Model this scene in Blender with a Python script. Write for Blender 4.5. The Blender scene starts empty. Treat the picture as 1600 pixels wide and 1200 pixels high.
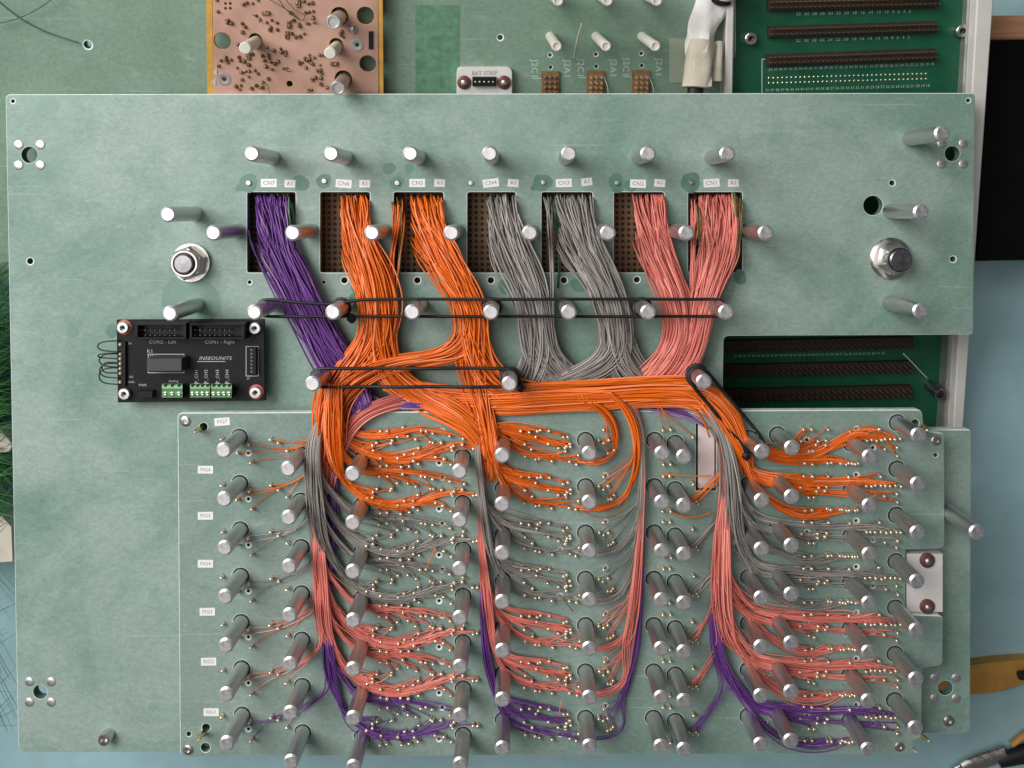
import bpy, math, random
import numpy as np
from mathutils import Vector, Matrix
from mathutils.geometry import delaunay_2d_cdt

random.seed(7); rng = np.random.default_rng(11)
scene = bpy.context.scene
col = scene.collection

# ------------------------------------------------------------------ camera
U = 0.00033                      # metres per photo pixel on the base plate
FPX, TILT = 1300.0, math.radians(1.6)
CX, CY = 810.0, 356.0            # where the optical axis meets the picture (the photo is a crop)
HC = FPX * math.cos(TILT)        # camera height above the base plate, in plate pixels
CAMP = np.array([CX - 800.0, 600.0 - (CY - FPX * math.tan(TILT)), HC])
ct, st = math.cos(TILT), math.sin(TILT)
cam_d = bpy.data.cameras.new('camera')
cam_d.sensor_width = 36.0; cam_d.lens = FPX * 36.0 / 1600.0
cam_d.shift_x = (800 - CX) / 1600.0; cam_d.shift_y = (CY - 600) / 1600.0
cam_d.clip_start = 0.01; cam_d.clip_end = 50
cam = bpy.data.objects.new('camera', cam_d); col.objects.link(cam)
cam.location = Vector(CAMP * U); cam.rotation_euler = (-TILT, 0, 0)
scene.camera = cam

# ------------------------------------------------------------------ light
world = bpy.data.worlds.new('World'); scene.world = world; world.use_nodes = True
bg = world.node_tree.nodes['Background']
bg.inputs[0].default_value = (0.93, 0.97, 1.0, 1); bg.inputs[1].default_value = 0.085
def area(name, loc, target, size, power, colr):
    l = bpy.data.lights.new(name, 'AREA'); l.shape = 'RECTANGLE'; l.size, l.size_y = size
    l.energy = power; l.color = colr
    o = bpy.data.objects.new(name, l); col.objects.link(o); o.location = loc
    o.rotation_euler = (Vector(target) - Vector(loc)).to_track_quat('-Z', 'Y').to_euler()
    return o
area('window_light', (-0.86, 0.55, 0.92), (-0.05, 0.02, 0), (0.85, 0.8), 18, (1.0, 0.99, 0.97))
area('ceiling_light', (-0.50, 0.20, 1.7), (-0.50, 0.20, 0), (0.95, 1.5), 7.5, (1.0, 0.96, 0.92))
vs = scene.view_settings
vs.view_transform = 'Standard'; vs.look = 'None'; vs.gamma = 1; vs.use_curve_mapping = False
vs.exposure = 0.0
scene.cycles.max_bounces = 5; scene.cycles.diffuse_bounces = 3; scene.cycles.glossy_bounces = 3

# ------------------------------------------------------------------ projection helpers (plate pixels)
def ray(u, v):
    x, y = (u - CX) / FPX, (CY - v) / FPX
    # camera axes after a rotation of -TILT about X
    d = np.array([x, y * ct - st, -y * st - ct])
    return d
def P(u, v, z=0.0):
    d = ray(u, v); t = (z - CAMP[2]) / d[2]
    return CAMP + d * t
class Frame:
    def __init__(s, o, rx=0.0, ry=0.0):
        R = Matrix.Rotation(rx, 3, 'X') @ Matrix.Rotation(ry, 3, 'Y')
        s.o = np.array(o, float); s.R = np.array(R)
        s.ex, s.ey, s.n = s.R[:, 0], s.R[:, 1], s.R[:, 2]
    def w(s, u, v, h=0.0):
        d = ray(u, v); o = s.o + s.n * h
        t = np.dot(o - CAMP, s.n) / np.dot(d, s.n)
        return CAMP + d * t
    def loc(s, u, v):
        p = s.w(u, v) - s.o
        return np.array([np.dot(p, s.ex), np.dot(p, s.ey)])
    def glob(s, x, y, h):
        return s.o + s.ex * x + s.ey * y + s.n * h
def flat(z): return Frame((0, 0, z))

ZL = 35.0      # top of the pin plate
ZT = 104.0     # top of the posts
ZTAB = -230.0  # tabletop
MAIN, LOW, TAB = flat(0), flat(ZL), flat(ZTAB)
REAR = Frame(P(800, 147, -62), math.radians(19), math.radians(3))

# ------------------------------------------------------------------ materials
M = {}
def nodes_of(name):
    m = bpy.data.materials.new(name); m.use_nodes = True
    nt = m.node_tree; b = nt.nodes['Principled BSDF']
    return m, nt, b
def sett(b, **k):
    for a, v in k.items():
        a = a.replace('_', ' ')
        b.inputs[a].default_value = v
def mat(name, colr, rough=0.5, metal=0.0, vary=0.0, scale=400.0, bump=0.0, bscale=2000.0, coat=0.0, spec=None, stretch=None):
    m, nt, b = nodes_of(name)
    b.inputs['Base Color'].default_value = (*colr, 1); b.inputs['Roughness'].default_value = rough
    b.inputs['Metallic'].default_value = metal; b.inputs['Coat Weight'].default_value = coat
    if spec is not None: b.inputs['Specular IOR Level'].default_value = spec
    tc = nt.nodes.new('ShaderNodeTexCoord'); src = tc.outputs['Object']
    if stretch:
        mp = nt.nodes.new('ShaderNodeMapping'); mp.inputs['Scale'].default_value = stretch
        nt.links.new(src, mp.inputs[0]); src = mp.outputs[0]
    if vary:
        n = nt.nodes.new('ShaderNodeTexNoise'); n.inputs['Scale'].default_value = scale; n.inputs['Detail'].default_value = 5
        nt.links.new(src, n.inputs['Vector'])
        mr = nt.nodes.new('ShaderNodeMapRange'); mr.inputs[1].default_value = 0.3; mr.inputs[2].default_value = 0.7
        mr.inputs[3].default_value = 1 - vary; mr.inputs[4].default_value = 1 + vary
        nt.links.new(n.outputs['Fac'], mr.inputs[0])
        mx = nt.nodes.new('ShaderNodeMix'); mx.data_type = 'RGBA'; mx.blend_type = 'MULTIPLY'; mx.inputs[0].default_value = 1
        mx.inputs[6].default_value = (*colr, 1); nt.links.new(mr.outputs[0], mx.inputs[7])
        nt.links.new(mx.outputs[2], b.inputs['Base Color'])
        mr2 = nt.nodes.new('ShaderNodeMapRange'); mr2.inputs[1].default_value = 0.3; mr2.inputs[2].default_value = 0.7
        mr2.inputs[3].default_value = max(0.02, rough - 0.08); mr2.inputs[4].default_value = min(1, rough + 0.08)
        nt.links.new(n.outputs['Fac'], mr2.inputs[0]); nt.links.new(mr2.outputs[0], b.inputs['Roughness'])
    if bump:
        n2 = nt.nodes.new('ShaderNodeTexNoise'); n2.inputs['Scale'].default_value = bscale; n2.inputs['Detail'].default_value = 3
        nt.links.new(src, n2.inputs['Vector'])
        bp = nt.nodes.new('ShaderNodeBump'); bp.inputs['Strength'].default_value = bump; bp.inputs['Distance'].default_value = 0.0004
        nt.links.new(n2.outputs['Fac'], bp.inputs['Height']); nt.links.new(bp.outputs[0], b.inputs['Normal'])
    M[name] = m
    return m

def fr4(name, ca, cb, cc, rough=0.5):
    """frosted glass-fibre laminate: cloudy haze, fine woven grain, darker wet-looking patches"""
    m, nt, b = nodes_of(name)
    tc = nt.nodes.new('ShaderNodeTexCoord')
    def noise(sc, det, stretch=(1, 1, 1), rg=0.5, dist=0.0, rot=0.0):
        mp = nt.nodes.new('ShaderNodeMapping'); mp.inputs['Scale'].default_value = stretch; mp.inputs['Rotation'].default_value = (0, 0, rot)
        nt.links.new(tc.outputs['Object'], mp.inputs[0])
        n = nt.nodes.new('ShaderNodeTexNoise'); n.inputs['Scale'].default_value = sc; n.inputs['Detail'].default_value = det
        n.inputs['Roughness'].default_value = rg; n.inputs['Distortion'].default_value = dist
        nt.links.new(mp.outputs[0], n.inputs['Vector']); return n.outputs['Fac']
    def ramp(f, a, bb, c0=0.0, c1=1.0):
        r = nt.nodes.new('ShaderNodeMapRange'); r.inputs[1].default_value = a; r.inputs[2].default_value = bb
        r.inputs[3].default_value = c0; r.inputs[4].default_value = c1; r.interpolation_type = 'SMOOTHSTEP'
        nt.links.new(f, r.inputs[0]); return r.outputs[0]
    def mix(f, a, bb, mode='MIX'):
        x = nt.nodes.new('ShaderNodeMix'); x.data_type = 'RGBA'; x.blend_type = mode
        if isinstance(f, float): x.inputs[0].default_value = f
        else: nt.links.new(f, x.inputs[0])
        for i, c in ((6, a), (7, bb)):
            if isinstance(c, tuple): x.inputs[i].default_value = (*c, 1)
            else: nt.links.new(c, x.inputs[i])
        return x.outputs[2]
    big = ramp(noise(10, 6, rg=0.66, dist=0.5), 0.36, 0.64)
    c = mix(big, ca, cb)
    c = mix(ramp(noise(38, 5, (1, 1.5, 1), 0.65), 0.48, 0.76, 0, 0.48), c, cc)
    grain = ramp(noise(520, 3, (0.75, 1.1, 1), 0.7), 0.2, 0.8, 0.88, 1.11)
    c = mix(1.0, c, grain, 'MULTIPLY')
    grain2 = ramp(noise(1500, 2, (0.5, 1, 1), 0.7), 0.2, 0.8, 0.90, 1.10)
    c = mix(1.0, c, grain2, 'MULTIPLY')
    scr = ramp(noise(90, 4, (0.7, 1.3, 1), 0.6), 0.60, 0.80, 0.0, 0.30)
    c = mix(scr, c, (0.56, 0.66, 0.61))
    for rot, th in ((0.5, 0.735), (-0.9, 0.745)):
        c = mix(ramp(noise(1.0, 1, (14, 700, 1), 0.4, rot=rot), th, th + 0.02, 0.0, 0.22), c, (0.60, 0.70, 0.65))
    nt.links.new(c, b.inputs['Base Color'])
    nt.links.new(ramp(noise(25, 4), 0.3, 0.7, rough - 0.1, rough + 0.1), b.inputs['Roughness'])
    b.inputs['Specular IOR Level'].default_value = 0.35
    bp = nt.nodes.new('ShaderNodeBump'); bp.inputs['Strength'].default_value = 0.12; bp.inputs['Distance'].default_value = 0.0003
    nt.links.new(noise(900, 3), bp.inputs['Height']); nt.links.new(bp.outputs[0], b.inputs['Normal'])
    M[name] = m
fr4('laminate', (0.205, 0.322, 0.268), (0.335, 0.437, 0.390), (0.150, 0.272, 0.215))
fr4('shaded_pin_laminate', (0.205, 0.302, 0.260), (0.285, 0.372, 0.335), (0.165, 0.262, 0.218))  # greyer, darker laminate: shade among the posts and wires put into the colour
fr4('rear_laminate', (0.190, 0.295, 0.220), (0.240, 0.345, 0.270), (0.155, 0.262, 0.188))
mat('cut_edge', (0.78, 0.86, 0.81), 0.45, vary=0.12, scale=300)
mat('shaded_hole_wall', (0.10, 0.19, 0.15), 0.7, vary=0.2, scale=300)  # same cut laminate, darkened: the shade inside holes is painted in
mat('stain', (0.120, 0.245, 0.195), 0.4, vary=0.12, scale=300)
mat('faint_stain', (0.185, 0.310, 0.250), 0.45, vary=0.10, scale=120)
mat('tape_residue', (0.120, 0.265, 0.165), 0.4, vary=0.25, scale=260)
mat('aluminium', (0.66, 0.65, 0.645), 0.45, 1.0, vary=0.05, scale=500, bump=0.05, bscale=1200, stretch=(1, 1, 0.12))
mat('aluminium_face', (0.80, 0.775, 0.78), 0.46, 0.95, vary=0.09, scale=600, bump=0.10, bscale=900)
mat('chamfer', (0.95, 0.94, 0.94), 0.42, 0.85, vary=0.05, scale=500)
mat('steel', (0.66, 0.63, 0.60), 0.33, 1.0, vary=0.10, scale=500)
mat('dark_steel', (0.36, 0.34, 0.36), 0.35, 1.0, vary=0.1, scale=400)
mat('nylon_blue', (0.02, 0.02, 0.05), 0.4)
mat('brass', (0.82, 0.63, 0.36), 0.26, 1.0, vary=0.1, scale=900)
mat('solder', (0.95, 0.80, 0.62), 0.24, 0.80, vary=0.1, scale=900)
mat('white_sticker', (0.93, 0.92, 0.90), 0.6, vary=0.03, scale=300)
mat('grey_ink', (0.30, 0.27, 0.28), 0.7)
mat('white_ink', (0.52, 0.52, 0.52), 0.6)
mat('pale_ink', (0.52, 0.64, 0.56), 0.6)
mat('black_pcb', (0.008, 0.008, 0.009), 0.45, vary=0.2, scale=300, spec=0.25)
mat('black_plastic', (0.009, 0.009, 0.010), 0.5, vary=0.2, scale=500, bump=0.08, spec=0.3)
mat('relay_plastic', (0.055, 0.055, 0.056), 0.5, vary=0.1, scale=500, bump=0.1)
mat('black_rubber', (0.010, 0.009, 0.010), 0.5, vary=0.2, scale=900, bump=0.2)
mat('red_fibre', (0.50, 0.10, 0.07), 0.5, vary=0.1)
mat('brown_fibre', (0.16, 0.055, 0.045), 0.35, vary=0.15)
mat('white_plastic', (0.78, 0.75, 0.73), 0.45, vary=0.04, scale=200)
mat('pink_plastic', (0.78, 0.66, 0.64), 0.5, vary=0.05, scale=150)
mat('ivory_plastic', (0.80, 0.76, 0.66), 0.4, vary=0.04, scale=300)
mat('terminal_green', (0.20, 0.44, 0.20), 0.35, vary=0.08, scale=300)
mat('perf_brown', (0.230, 0.130, 0.052), 0.55, vary=0.2, scale=350)
mat('dark_hole', (0.030, 0.020, 0.012), 0.7)
mat('copper', (0.55, 0.325, 0.250), 0.45, 0.25, vary=0.16, scale=60, bump=0.05)
mat('board_edge', (0.62, 0.33, 0.055), 0.45, vary=0.15, scale=200)
mat('burnt_solder', (0.27, 0.18, 0.11), 0.30, 0.8, vary=0.3, scale=800)
mat('green_pcb', (0.009, 0.100, 0.050), 0.38, vary=0.12, scale=80)
mat('header_brown', (0.035, 0.020, 0.014), 0.5, vary=0.2, scale=600)
mat('header_pin', (0.45, 0.33, 0.22), 0.3, 0.9)
mat('white_paint', (0.74, 0.71, 0.67), 0.4, vary=0.06, scale=60)
mat('grey_metal', (0.42, 0.41, 0.39), 0.4, 0.6, vary=0.1, scale=150)
mat('cloth_white', (0.78, 0.76, 0.73), 0.9, vary=0.07, scale=120, bump=0.8, bscale=260, spec=0.1)
mat('masking_tape', (0.66, 0.60, 0.48), 0.85, vary=0.08, scale=150, bump=0.5, bscale=500, spec=0.15)
mat('thin_tape', (0.36, 0.42, 0.31), 0.5, vary=0.05, scale=250)
mat('table_paint', (0.350, 0.545, 0.590), 0.45, vary=0.07, scale=45, bump=0.10, bscale=1500)
mat('black_panel', (0.003, 0.003, 0.0035), 0.6, vary=0.3, scale=40, spec=0.12)
mat('wood', (0.45, 0.23, 0.12), 0.5, vary=0.22, scale=120, stretch=(0.15, 3, 1))
mat('tool_orange', (0.52, 0.27, 0.06), 0.45, vary=0.14, scale=90, bump=0.1)
mat('leaf', (0.050, 0.185, 0.050), 0.45, vary=0.35, scale=60)
mat('cream_card', (0.66, 0.60, 0.50), 0.7, vary=0.06, scale=100)

def wire_mat(name, colr, rough=0.33):
    m, nt, b = nodes_of(name)
    at = nt.nodes.new('ShaderNodeAttribute'); at.attribute_name = 'tone'
    hs = nt.nodes.new('ShaderNodeHueSaturation'); hs.inputs['Color'].default_value = (*colr, 1)
    nt.links.new(at.outputs['Fac'], hs.inputs['Value'])
    mr = nt.nodes.new('ShaderNodeMapRange'); mr.inputs[1].default_value = 1.02; mr.inputs[2].default_value = 1.35; mr.inputs[3].default_value = 0.0; mr.inputs[4].default_value = 0.30
    nt.links.new(at.outputs['Fac'], mr.inputs[0])
    mx = nt.nodes.new('ShaderNodeMix'); mx.data_type = 'RGBA'; mx.inputs[7].default_value = (0.92, 0.80, 0.68, 1)
    nt.links.new(mr.outputs[0], mx.inputs[0]); nt.links.new(hs.outputs[0], mx.inputs[6])
    nt.links.new(mx.outputs[2], b.inputs['Base Color'])
    b.inputs['Roughness'].default_value = rough; b.inputs['Specular IOR Level'].default_value = 0.45
    M[name] = m
wire_mat('wire_orange', (0.95, 0.185, 0.010))
wire_mat('wire_grey', (0.330, 0.300, 0.280))
wire_mat('wire_salmon', (0.86, 0.240, 0.190))
wire_mat('wire_purple', (0.175, 0.055, 0.300))
wire_mat('wire_green', (0.02, 0.13, 0.06))
wire_mat('wire_olive', (0.20, 0.17, 0.05))
wire_mat('wire_dark', (0.05, 0.075, 0.05))
wire_mat('wire_black', (0.010, 0.010, 0.010))
wire_mat('wire_pale', (0.55, 0.60, 0.52))

# ------------------------------------------------------------------ object helpers
ORG = {}
def new_mesh(name, V, F, mats, smooth=False, midx=None, tone=None):
    me = bpy.data.meshes.new(name)
    V = np.asarray(V, float)
    me.from_pydata([tuple(p) for p in V], [], F)
    for m in (mats if isinstance(mats, (list, tuple)) else [mats]): me.materials.append(M[m])
    if midx is not None: me.polygons.foreach_set('material_index', np.asarray(midx, np.int32))
    me.polygons.foreach_set('use_smooth', np.full(len(me.polygons), bool(smooth)))
    if tone is not None:
        a = me.attributes.new('tone', 'FLOAT', 'POINT'); a.data.foreach_set('value', np.asarray(tone, np.float32))
    me.update()
    return me
def link(o, parent, org):
    col.objects.link(o); ORG[o.name] = np.array(org, float)
    if parent is not None: o.parent = parent
    return o
def tag(o, label=None, cat=None, group=None, kind=None):
    if label: o['label'] = label
    if cat: o['category'] = cat
    if group: o['group'] = group
    if kind: o['kind'] = kind
    return o
def thing(name, label, cat, org, group=None):
    o = bpy.data.objects.new(name, None); o.empty_display_size = 0.01
    o.location = Vector(np.array(org) * U); link(o, None, org)
    return tag(o, label, cat, group)
def emit(name, VF, mats, parent=None, smooth=False, org=None, kind=None, label=None, cat=None, group=None):
    """VF = (V world px, F[, midx[, tone]]) -> one mesh object; a part sits at its parent's origin"""
    V, F = np.asarray(VF[0], float), VF[1]
    midx = VF[2] if len(VF) > 2 else None; tone = VF[3] if len(VF) > 3 else None
    po = ORG[parent.name] if parent is not None else np.zeros(3)
    if org is None:
        org = po if parent is not None else np.array([*(0.5 * (V.min(0) + V.max(0)))[:2], V[:, 2].min()])
    org = np.array(org, float)
    me = new_mesh(name, (V - org) * U, F, mats, smooth, midx, tone)
    if smooth and tone is None and name != 'solder_pins': me.set_sharp_from_angle(angle=math.radians(34))
    o = bpy.data.objects.new(name, me); o.location = Vector((org - po) * U)
    link(o, parent, org)
    return tag(o, label, cat, group, kind)
def inst(name, me, pos, parent, label=None):
    po = ORG[parent.name]
    o = bpy.data.objects.new(name, me); o.location = Vector((np.array(pos) - po) * U)
    link(o, parent, pos)
    return tag(o, label)
def join(parts):
    V, F, I, T, n = [], [], [], [], 0
    for p in parts:
        v = np.asarray(p[0], float); V.append(v); F += [tuple(i + n for i in f) for f in p[1]]
        I += list(p[2]) if len(p) > 2 and p[2] is not None else [0] * len(p[1]); n += len(v)
    return np.vstack(V), F, I

# ------------------------------------------------------------------ primitive shapes
def basis(n):
    n = np.array(n, float); n /= np.linalg.norm(n)
    a = np.array([1.0, 0, 0]) if abs(n[0]) < 0.9 else np.array([0, 1.0, 0])
    e1 = a - n * np.dot(a, n); e1 /= np.linalg.norm(e1); e2 = np.cross(n, e1)
    return e1, e2, n
def lathe(c, prof, seg=16, axis=(0, 0, 1), caps=True, mi=None, rot=0.0):
    """prof = [(r, h)] from bottom to top"""
    e1, e2, n = basis(axis); c = np.array(c, float)
    V, F, I = [], [], []
    for r, h in prof:
        for k in range(seg):
            a = 2 * math.pi * k / seg + rot
            V.append(c + e1 * r * math.cos(a) + e2 * r * math.sin(a) + n * h)
    for j in range(len(prof) - 1):
        for k in range(seg):
            k2 = (k + 1) % seg
            F.append((j * seg + k, j * seg + k2, (j + 1) * seg + k2, (j + 1) * seg + k)); I.append(mi[j] if mi else 0)
    if caps:
        F.append(tuple(range(seg))[::-1]); I.append(0)
        t = (len(prof) - 1) * seg
        F.append(tuple(t + k for k in range(seg))); I.append(mi[-1] if mi else 0)
    return np.array(V), F, I
def boxq(quad_uv, fr, h0, h1, b=0.0):
    """box with a (u,v) quad footprint seen at height h1 on frame fr, chamfered top edge"""
    top = [fr.w(u, v, h1) for u, v in quad_uv]; c = sum(top) / 4
    bot = [p - fr.n * (h1 - h0) for p in top]
    if b <= 0:
        V = bot + top; F = [(3, 2, 1, 0), (4, 5, 6, 7)] + [(i, (i + 1) % 4, 4 + (i + 1) % 4, 4 + i) for i in range(4)]
        return fixn(np.array(V), F)
    mid = [p - fr.n * b for p in top]
    ins = []
    for i in range(4):
        p, q, r = top[i - 1], top[i], top[(i + 1) % 4]
        d1 = (p - q) / np.linalg.norm(p - q); d2 = (r - q) / np.linalg.norm(r - q)
        ins.append(q + (d1 + d2) * b)
    V = bot + mid + ins
    F = [(3, 2, 1, 0), (8, 9, 10, 11)]
    for i in range(4):
        j = (i + 1) % 4
        F += [(i, j, 4 + j, 4 + i), (4 + i, 4 + j, 8 + j, 8 + i)]
    return fixn(np.array(V), F)
def fixn(V, F):
    # make a convex-ish solid's faces point outward
    c = V.mean(0); out = []
    for f in F:
        p = V[list(f)]; n = np.cross(p[1] - p[0], p[2] - p[0])
        out.append(f if np.dot(n, p.mean(0) - c) >= 0 else tuple(reversed(f)))
    return V, out
def rect(u0, v0, u1, v1): return [(u0, v1), (u1, v1), (u1, v0), (u0, v0)]
def boxr(u0, v0, u1, v1, fr, h0, h1, b=0.0): return boxq(rect(u0, v0, u1, v1), fr, h0, h1, b)

def rounded(pts, rad, n=5):
    """2D polygon with rounded corners; rad is one number or a list"""
    out = []; N = len(pts)
    for i in range(N):
        p, q, r = (np.array(pts[(i + k) % N], float) for k in (-1, 0, 1))
        R = rad[i] if isinstance(rad, (list, tuple)) else rad
        d1 = p - q; d2 = r - q; l1 = np.linalg.norm(d1); l2 = np.linalg.norm(d2)
        if R <= 0: out.append(q); continue
        ang = math.acos(max(-1, min(1, np.dot(d1, d2) / l1 / l2)))
        if ang > 3.05: out.append(q); continue
        t = min(R / math.tan(ang / 2), 0.48 * min(l1, l2)); a = q + d1 / l1 * t; b = q + d2 / l2 * t
        for k in range(n + 1):
            s = k / n; out.append((1 - s) ** 2 * a + 2 * s * (1 - s) * q + s * s * b)
    return np.array(out)
def circle2(c, r, n=18):
    a = np.arange(n) * 2 * math.pi / n
    return np.stack([c[0] + r * np.cos(a), c[1] + r * np.sin(a)], 1)
def area2(p):
    x, y = p[:, 0], p[:, 1]; return 0.5 * np.sum(x * np.roll(y, -1) - np.roll(x, -1) * y)
def offset2(p, d):
    """shift a CCW loop inward by d"""
    e = np.roll(p, -1, 0) - p; l = np.linalg.norm(e, axis=1, keepdims=True); e = e / np.maximum(l, 1e-9)
    nrm = np.stack([-e[:, 1], e[:, 0]], 1); m = nrm + np.roll(nrm, 1, 0)
    m /= np.maximum(np.linalg.norm(m, axis=1, keepdims=True), 1e-6)
    cosv = np.maximum(np.sum(m * nrm, 1, keepdims=True), 0.5)
    return p + m * d / cosv
def plate(fr, outer, holes, th, ch=1.3, local=False):
    """sheet with real holes: outer and holes are loops of local 2D points on frame fr; holes = [(loop, chamfer)]
    material 0 = face, 1 = cut edge"""
    loops = [(outer, ch, 1)] + [(h, c, -1) for h, c in holes]
    V, F, I = [], [], []; cv, ce = [], []; rings = []
    for lp, c, s in loops:
        lp = np.asarray(lp, float)
        if area2(lp) < 0: lp = lp[::-1]
        ins = offset2(lp, c * s)
        b0 = len(cv); n = len(lp)
        cv += [Vector((float(a), float(b))) for a, b in ins]; ce += [(b0 + k, b0 + (k + 1) % n) for k in range(n)]
        base = len(V)
        V += [fr.glob(a, b, 0.0) for a, b in ins]
        V += [fr.glob(a, b, -c * (1.0 if s > 0 else 0.3)) for a, b in lp]
        V += [fr.glob(a, b, -th) for a, b in lp]
        for k in range(n):
            j = (k + 1) % n
            q1 = (base + k, base + n + k, base + n + j, base + j); q2 = (base + n + k, base + 2 * n + k, base + 2 * n + j, base + n + j)
            if s < 0: q1, q2 = q1[::-1], q2[::-1]
            F += [q1, q2]; I += [1, 1 if s > 0 else 2]
        rings.append((base, n))
    rv, re, rf, ov, oe, of = delaunay_2d_cdt(cv, ce, [], 4, 1e-5)
    vm = []
    lookup = {}
    for (base, n) in rings: pass
    flat_idx = [base + k for base, n in rings for k in range(n)]
    for i, o in enumerate(ov):
        if o: vm.append(flat_idx[o[0]])
        else:
            V.append(fr.glob(rv[i].x, rv[i].y, 0)); vm.append(len(V) - 1)
    flat_bot = [base + 2 * n + k for base, n in rings for k in range(n)]
    bm_ = [flat_bot[o[0]] if o else None for o in ov]
    hl = [(np.asarray(offset2(h if area2(h) > 0 else h[::-1], -c)), None) for h, c in holes]
    hl = [(h, h.min(0), h.max(0)) for h, _ in hl]
    def in_hole(x, y):
        for h, lo, hi in hl:
            if x < lo[0] or x > hi[0] or y < lo[1] or y > hi[1]: continue
            x1, y1 = h[:, 0], h[:, 1]; x2, y2 = np.roll(x1, -1), np.roll(y1, -1)
            cr = ((y1 > y) != (y2 > y)) & (x < (x2 - x1) * (y - y1) / np.where(y2 == y1, 1e-12, y2 - y1) + x1)
            if cr.sum() % 2: return True
        return False
    for f in rf:
        f = list(f); p = [rv[i] for i in f]
        if in_hole(sum(q.x for q in p) / len(p), sum(q.y for q in p) / len(p)): continue
        ar = sum(p[i].x * p[(i + 1) % len(p)].y - p[(i + 1) % len(p)].x * p[i].y for i in range(len(p)))
        if ar < 0: f = f[::-1]
        F.append(tuple(vm[i] for i in f)); I.append(0)
        if all(bm_[i] is not None for i in f): F.append(tuple(bm_[i] for i in f[::-1])); I.append(0)
    return np.array(V), F, I
def uvl(fr, pts): return np.array([fr.loc(u, v) for u, v in pts])

def resample(pts, step):
    p = np.asarray(pts, float); d = np.linalg.norm(np.diff(p, axis=0), axis=1); s = np.concatenate([[0], np.cumsum(d)])
    n = max(4, int(s[-1] / step) + 1); t = np.linspace(0, s[-1], n)
    return np.stack([np.interp(t, s, p[:, k]) for k in range(3)], 1)
def smooth_path(pts, step=7.0, it=10, closed=False):
    p = resample(pts, step)
    for _ in range(it):
        if closed:
            p = 0.25 * np.roll(p, 1, 0) + 0.5 * p + 0.25 * np.roll(p, -1, 0)
        else:
            q = p.copy(); q[1:-1] = 0.25 * p[:-2] + 0.5 * p[1:-1] + 0.25 * p[2:]; p = q
    return p
def tube(p, r, sides=6, closed=False, taper=None):
    p = np.asarray(p, float); n = len(p)
    t = (np.roll(p, -1, 0) - np.roll(p, 1, 0)) if closed else np.gradient(p, axis=0)
    t /= np.maximum(np.linalg.norm(t, axis=1, keepdims=True), 1e-9)
    ref = np.tile(np.array([0.05, 0.03, 1.0]), (n, 1))
    bad = np.abs(t[:, 2]) > 0.97; ref[bad] = (1.0, 0.2, 0.1)
    a = np.cross(t, ref); a /= np.maximum(np.linalg.norm(a, axis=1, keepdims=True), 1e-9); b = np.cross(t, a)
    rr = np.full(n, float(r)) if taper is None else np.asarray(taper, float)
    an = np.arange(sides) * 2 * math.pi / sides
    V = (p[:, None, :] + rr[:, None, None] * (np.cos(an)[None, :, None] * a[:, None, :] + np.sin(an)[None, :, None] * b[:, None, :])).reshape(-1, 3)
    F = []
    m = n if closed else n - 1
    for i in range(m):
        i2 = (i + 1) % n
        for k in range(sides):
            k2 = (k + 1) % sides
            F.append((i * sides + k, i * sides + k2, i2 * sides + k2, i2 * sides + k))
    if not closed:
        F.append(tuple(range(sides))[::-1]); F.append(tuple((n - 1) * sides + k for k in range(sides)))
    return V, F
def strands(paths, r, sides=5, tones=None, tip=1.0):
    Vs, Fs, Ts, n = [], [], [], 0
    for i, p in enumerate(paths):
        rr = r * random.uniform(0.9, 1.12)
        v, f = tube(p, rr, sides, taper=None if tip == 1.0 else rr * np.interp(np.linspace(0, 1, len(p)), [0, 0.35, 0.7, 1], [1, 1, tip, tip]))
        Vs.append(v); Fs += [tuple(k + n for k in q) for q in f]; n += len(v)
        t = tones[i] if tones else random.choice([random.uniform(0.68, 0.95), random.uniform(0.8, 1.05), random.uniform(0.92, 1.1), random.uniform(0.95, 1.32)])
        Ts.append(np.full(len(v), t))
    return np.vstack(Vs), Fs, None, np.concatenate(Ts)

TEXTS = []
def text(body, u, v, size, fr, h, matn, parent, rot=0.0, name='lettering', sx=1.0, shear=0.0):
    TEXTS.append((body, fr.w(u, v, h), size, fr, matn, parent, rot, name, sx, shear))
def flush_texts():
    made = []
    for (body, pos, size, fr, matn, parent, rot, name, sx, shear) in TEXTS:
        cu = bpy.data.curves.new(name, 'FONT'); cu.body = body; cu.size = size; cu.align_x = 'CENTER'; cu.align_y = 'CENTER'
        cu.resolution_u = 2; cu.shear = shear; cu.space_character = 1.05
        o = bpy.data.objects.new(name + '_tmp', cu); col.objects.link(o); made.append(o)
    dg = bpy.context.evaluated_depsgraph_get()
    for o, (body, pos, size, fr, matn, parent, rot, name, sx, shear) in zip(made, TEXTS):
        me = o.evaluated_get(dg).to_mesh()
        co = np.zeros(len(me.vertices) * 3); me.vertices.foreach_get('co', co); co = co.reshape(-1, 3)
        F = [tuple(p.vertices) for p in me.polygons]
        if not F: continue
        c, s = math.cos(rot), math.sin(rot); co[:, 0] *= sx
        x = co[:, 0] * c - co[:, 1] * s; y = co[:, 0] * s + co[:, 1] * c
        V = pos + np.outer(x, fr.ex) + np.outer(y, fr.ey)
        emit(name, (V, F), matn, parent)
    for o in made:
        cu = o.data; bpy.data.objects.remove(o); bpy.data.curves.remove(cu)

# ================================================================== SETTING
V = np.array([[-6000, -5000, ZTAB], [6000, -5000, ZTAB], [6000, 5000, ZTAB], [-6000, 5000, ZTAB]], float)
tag(emit('tabletop', (V, [(0, 1, 2, 3)]), 'table_paint'), 'pale blue painted tabletop under the boards', None, kind='structure')

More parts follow.
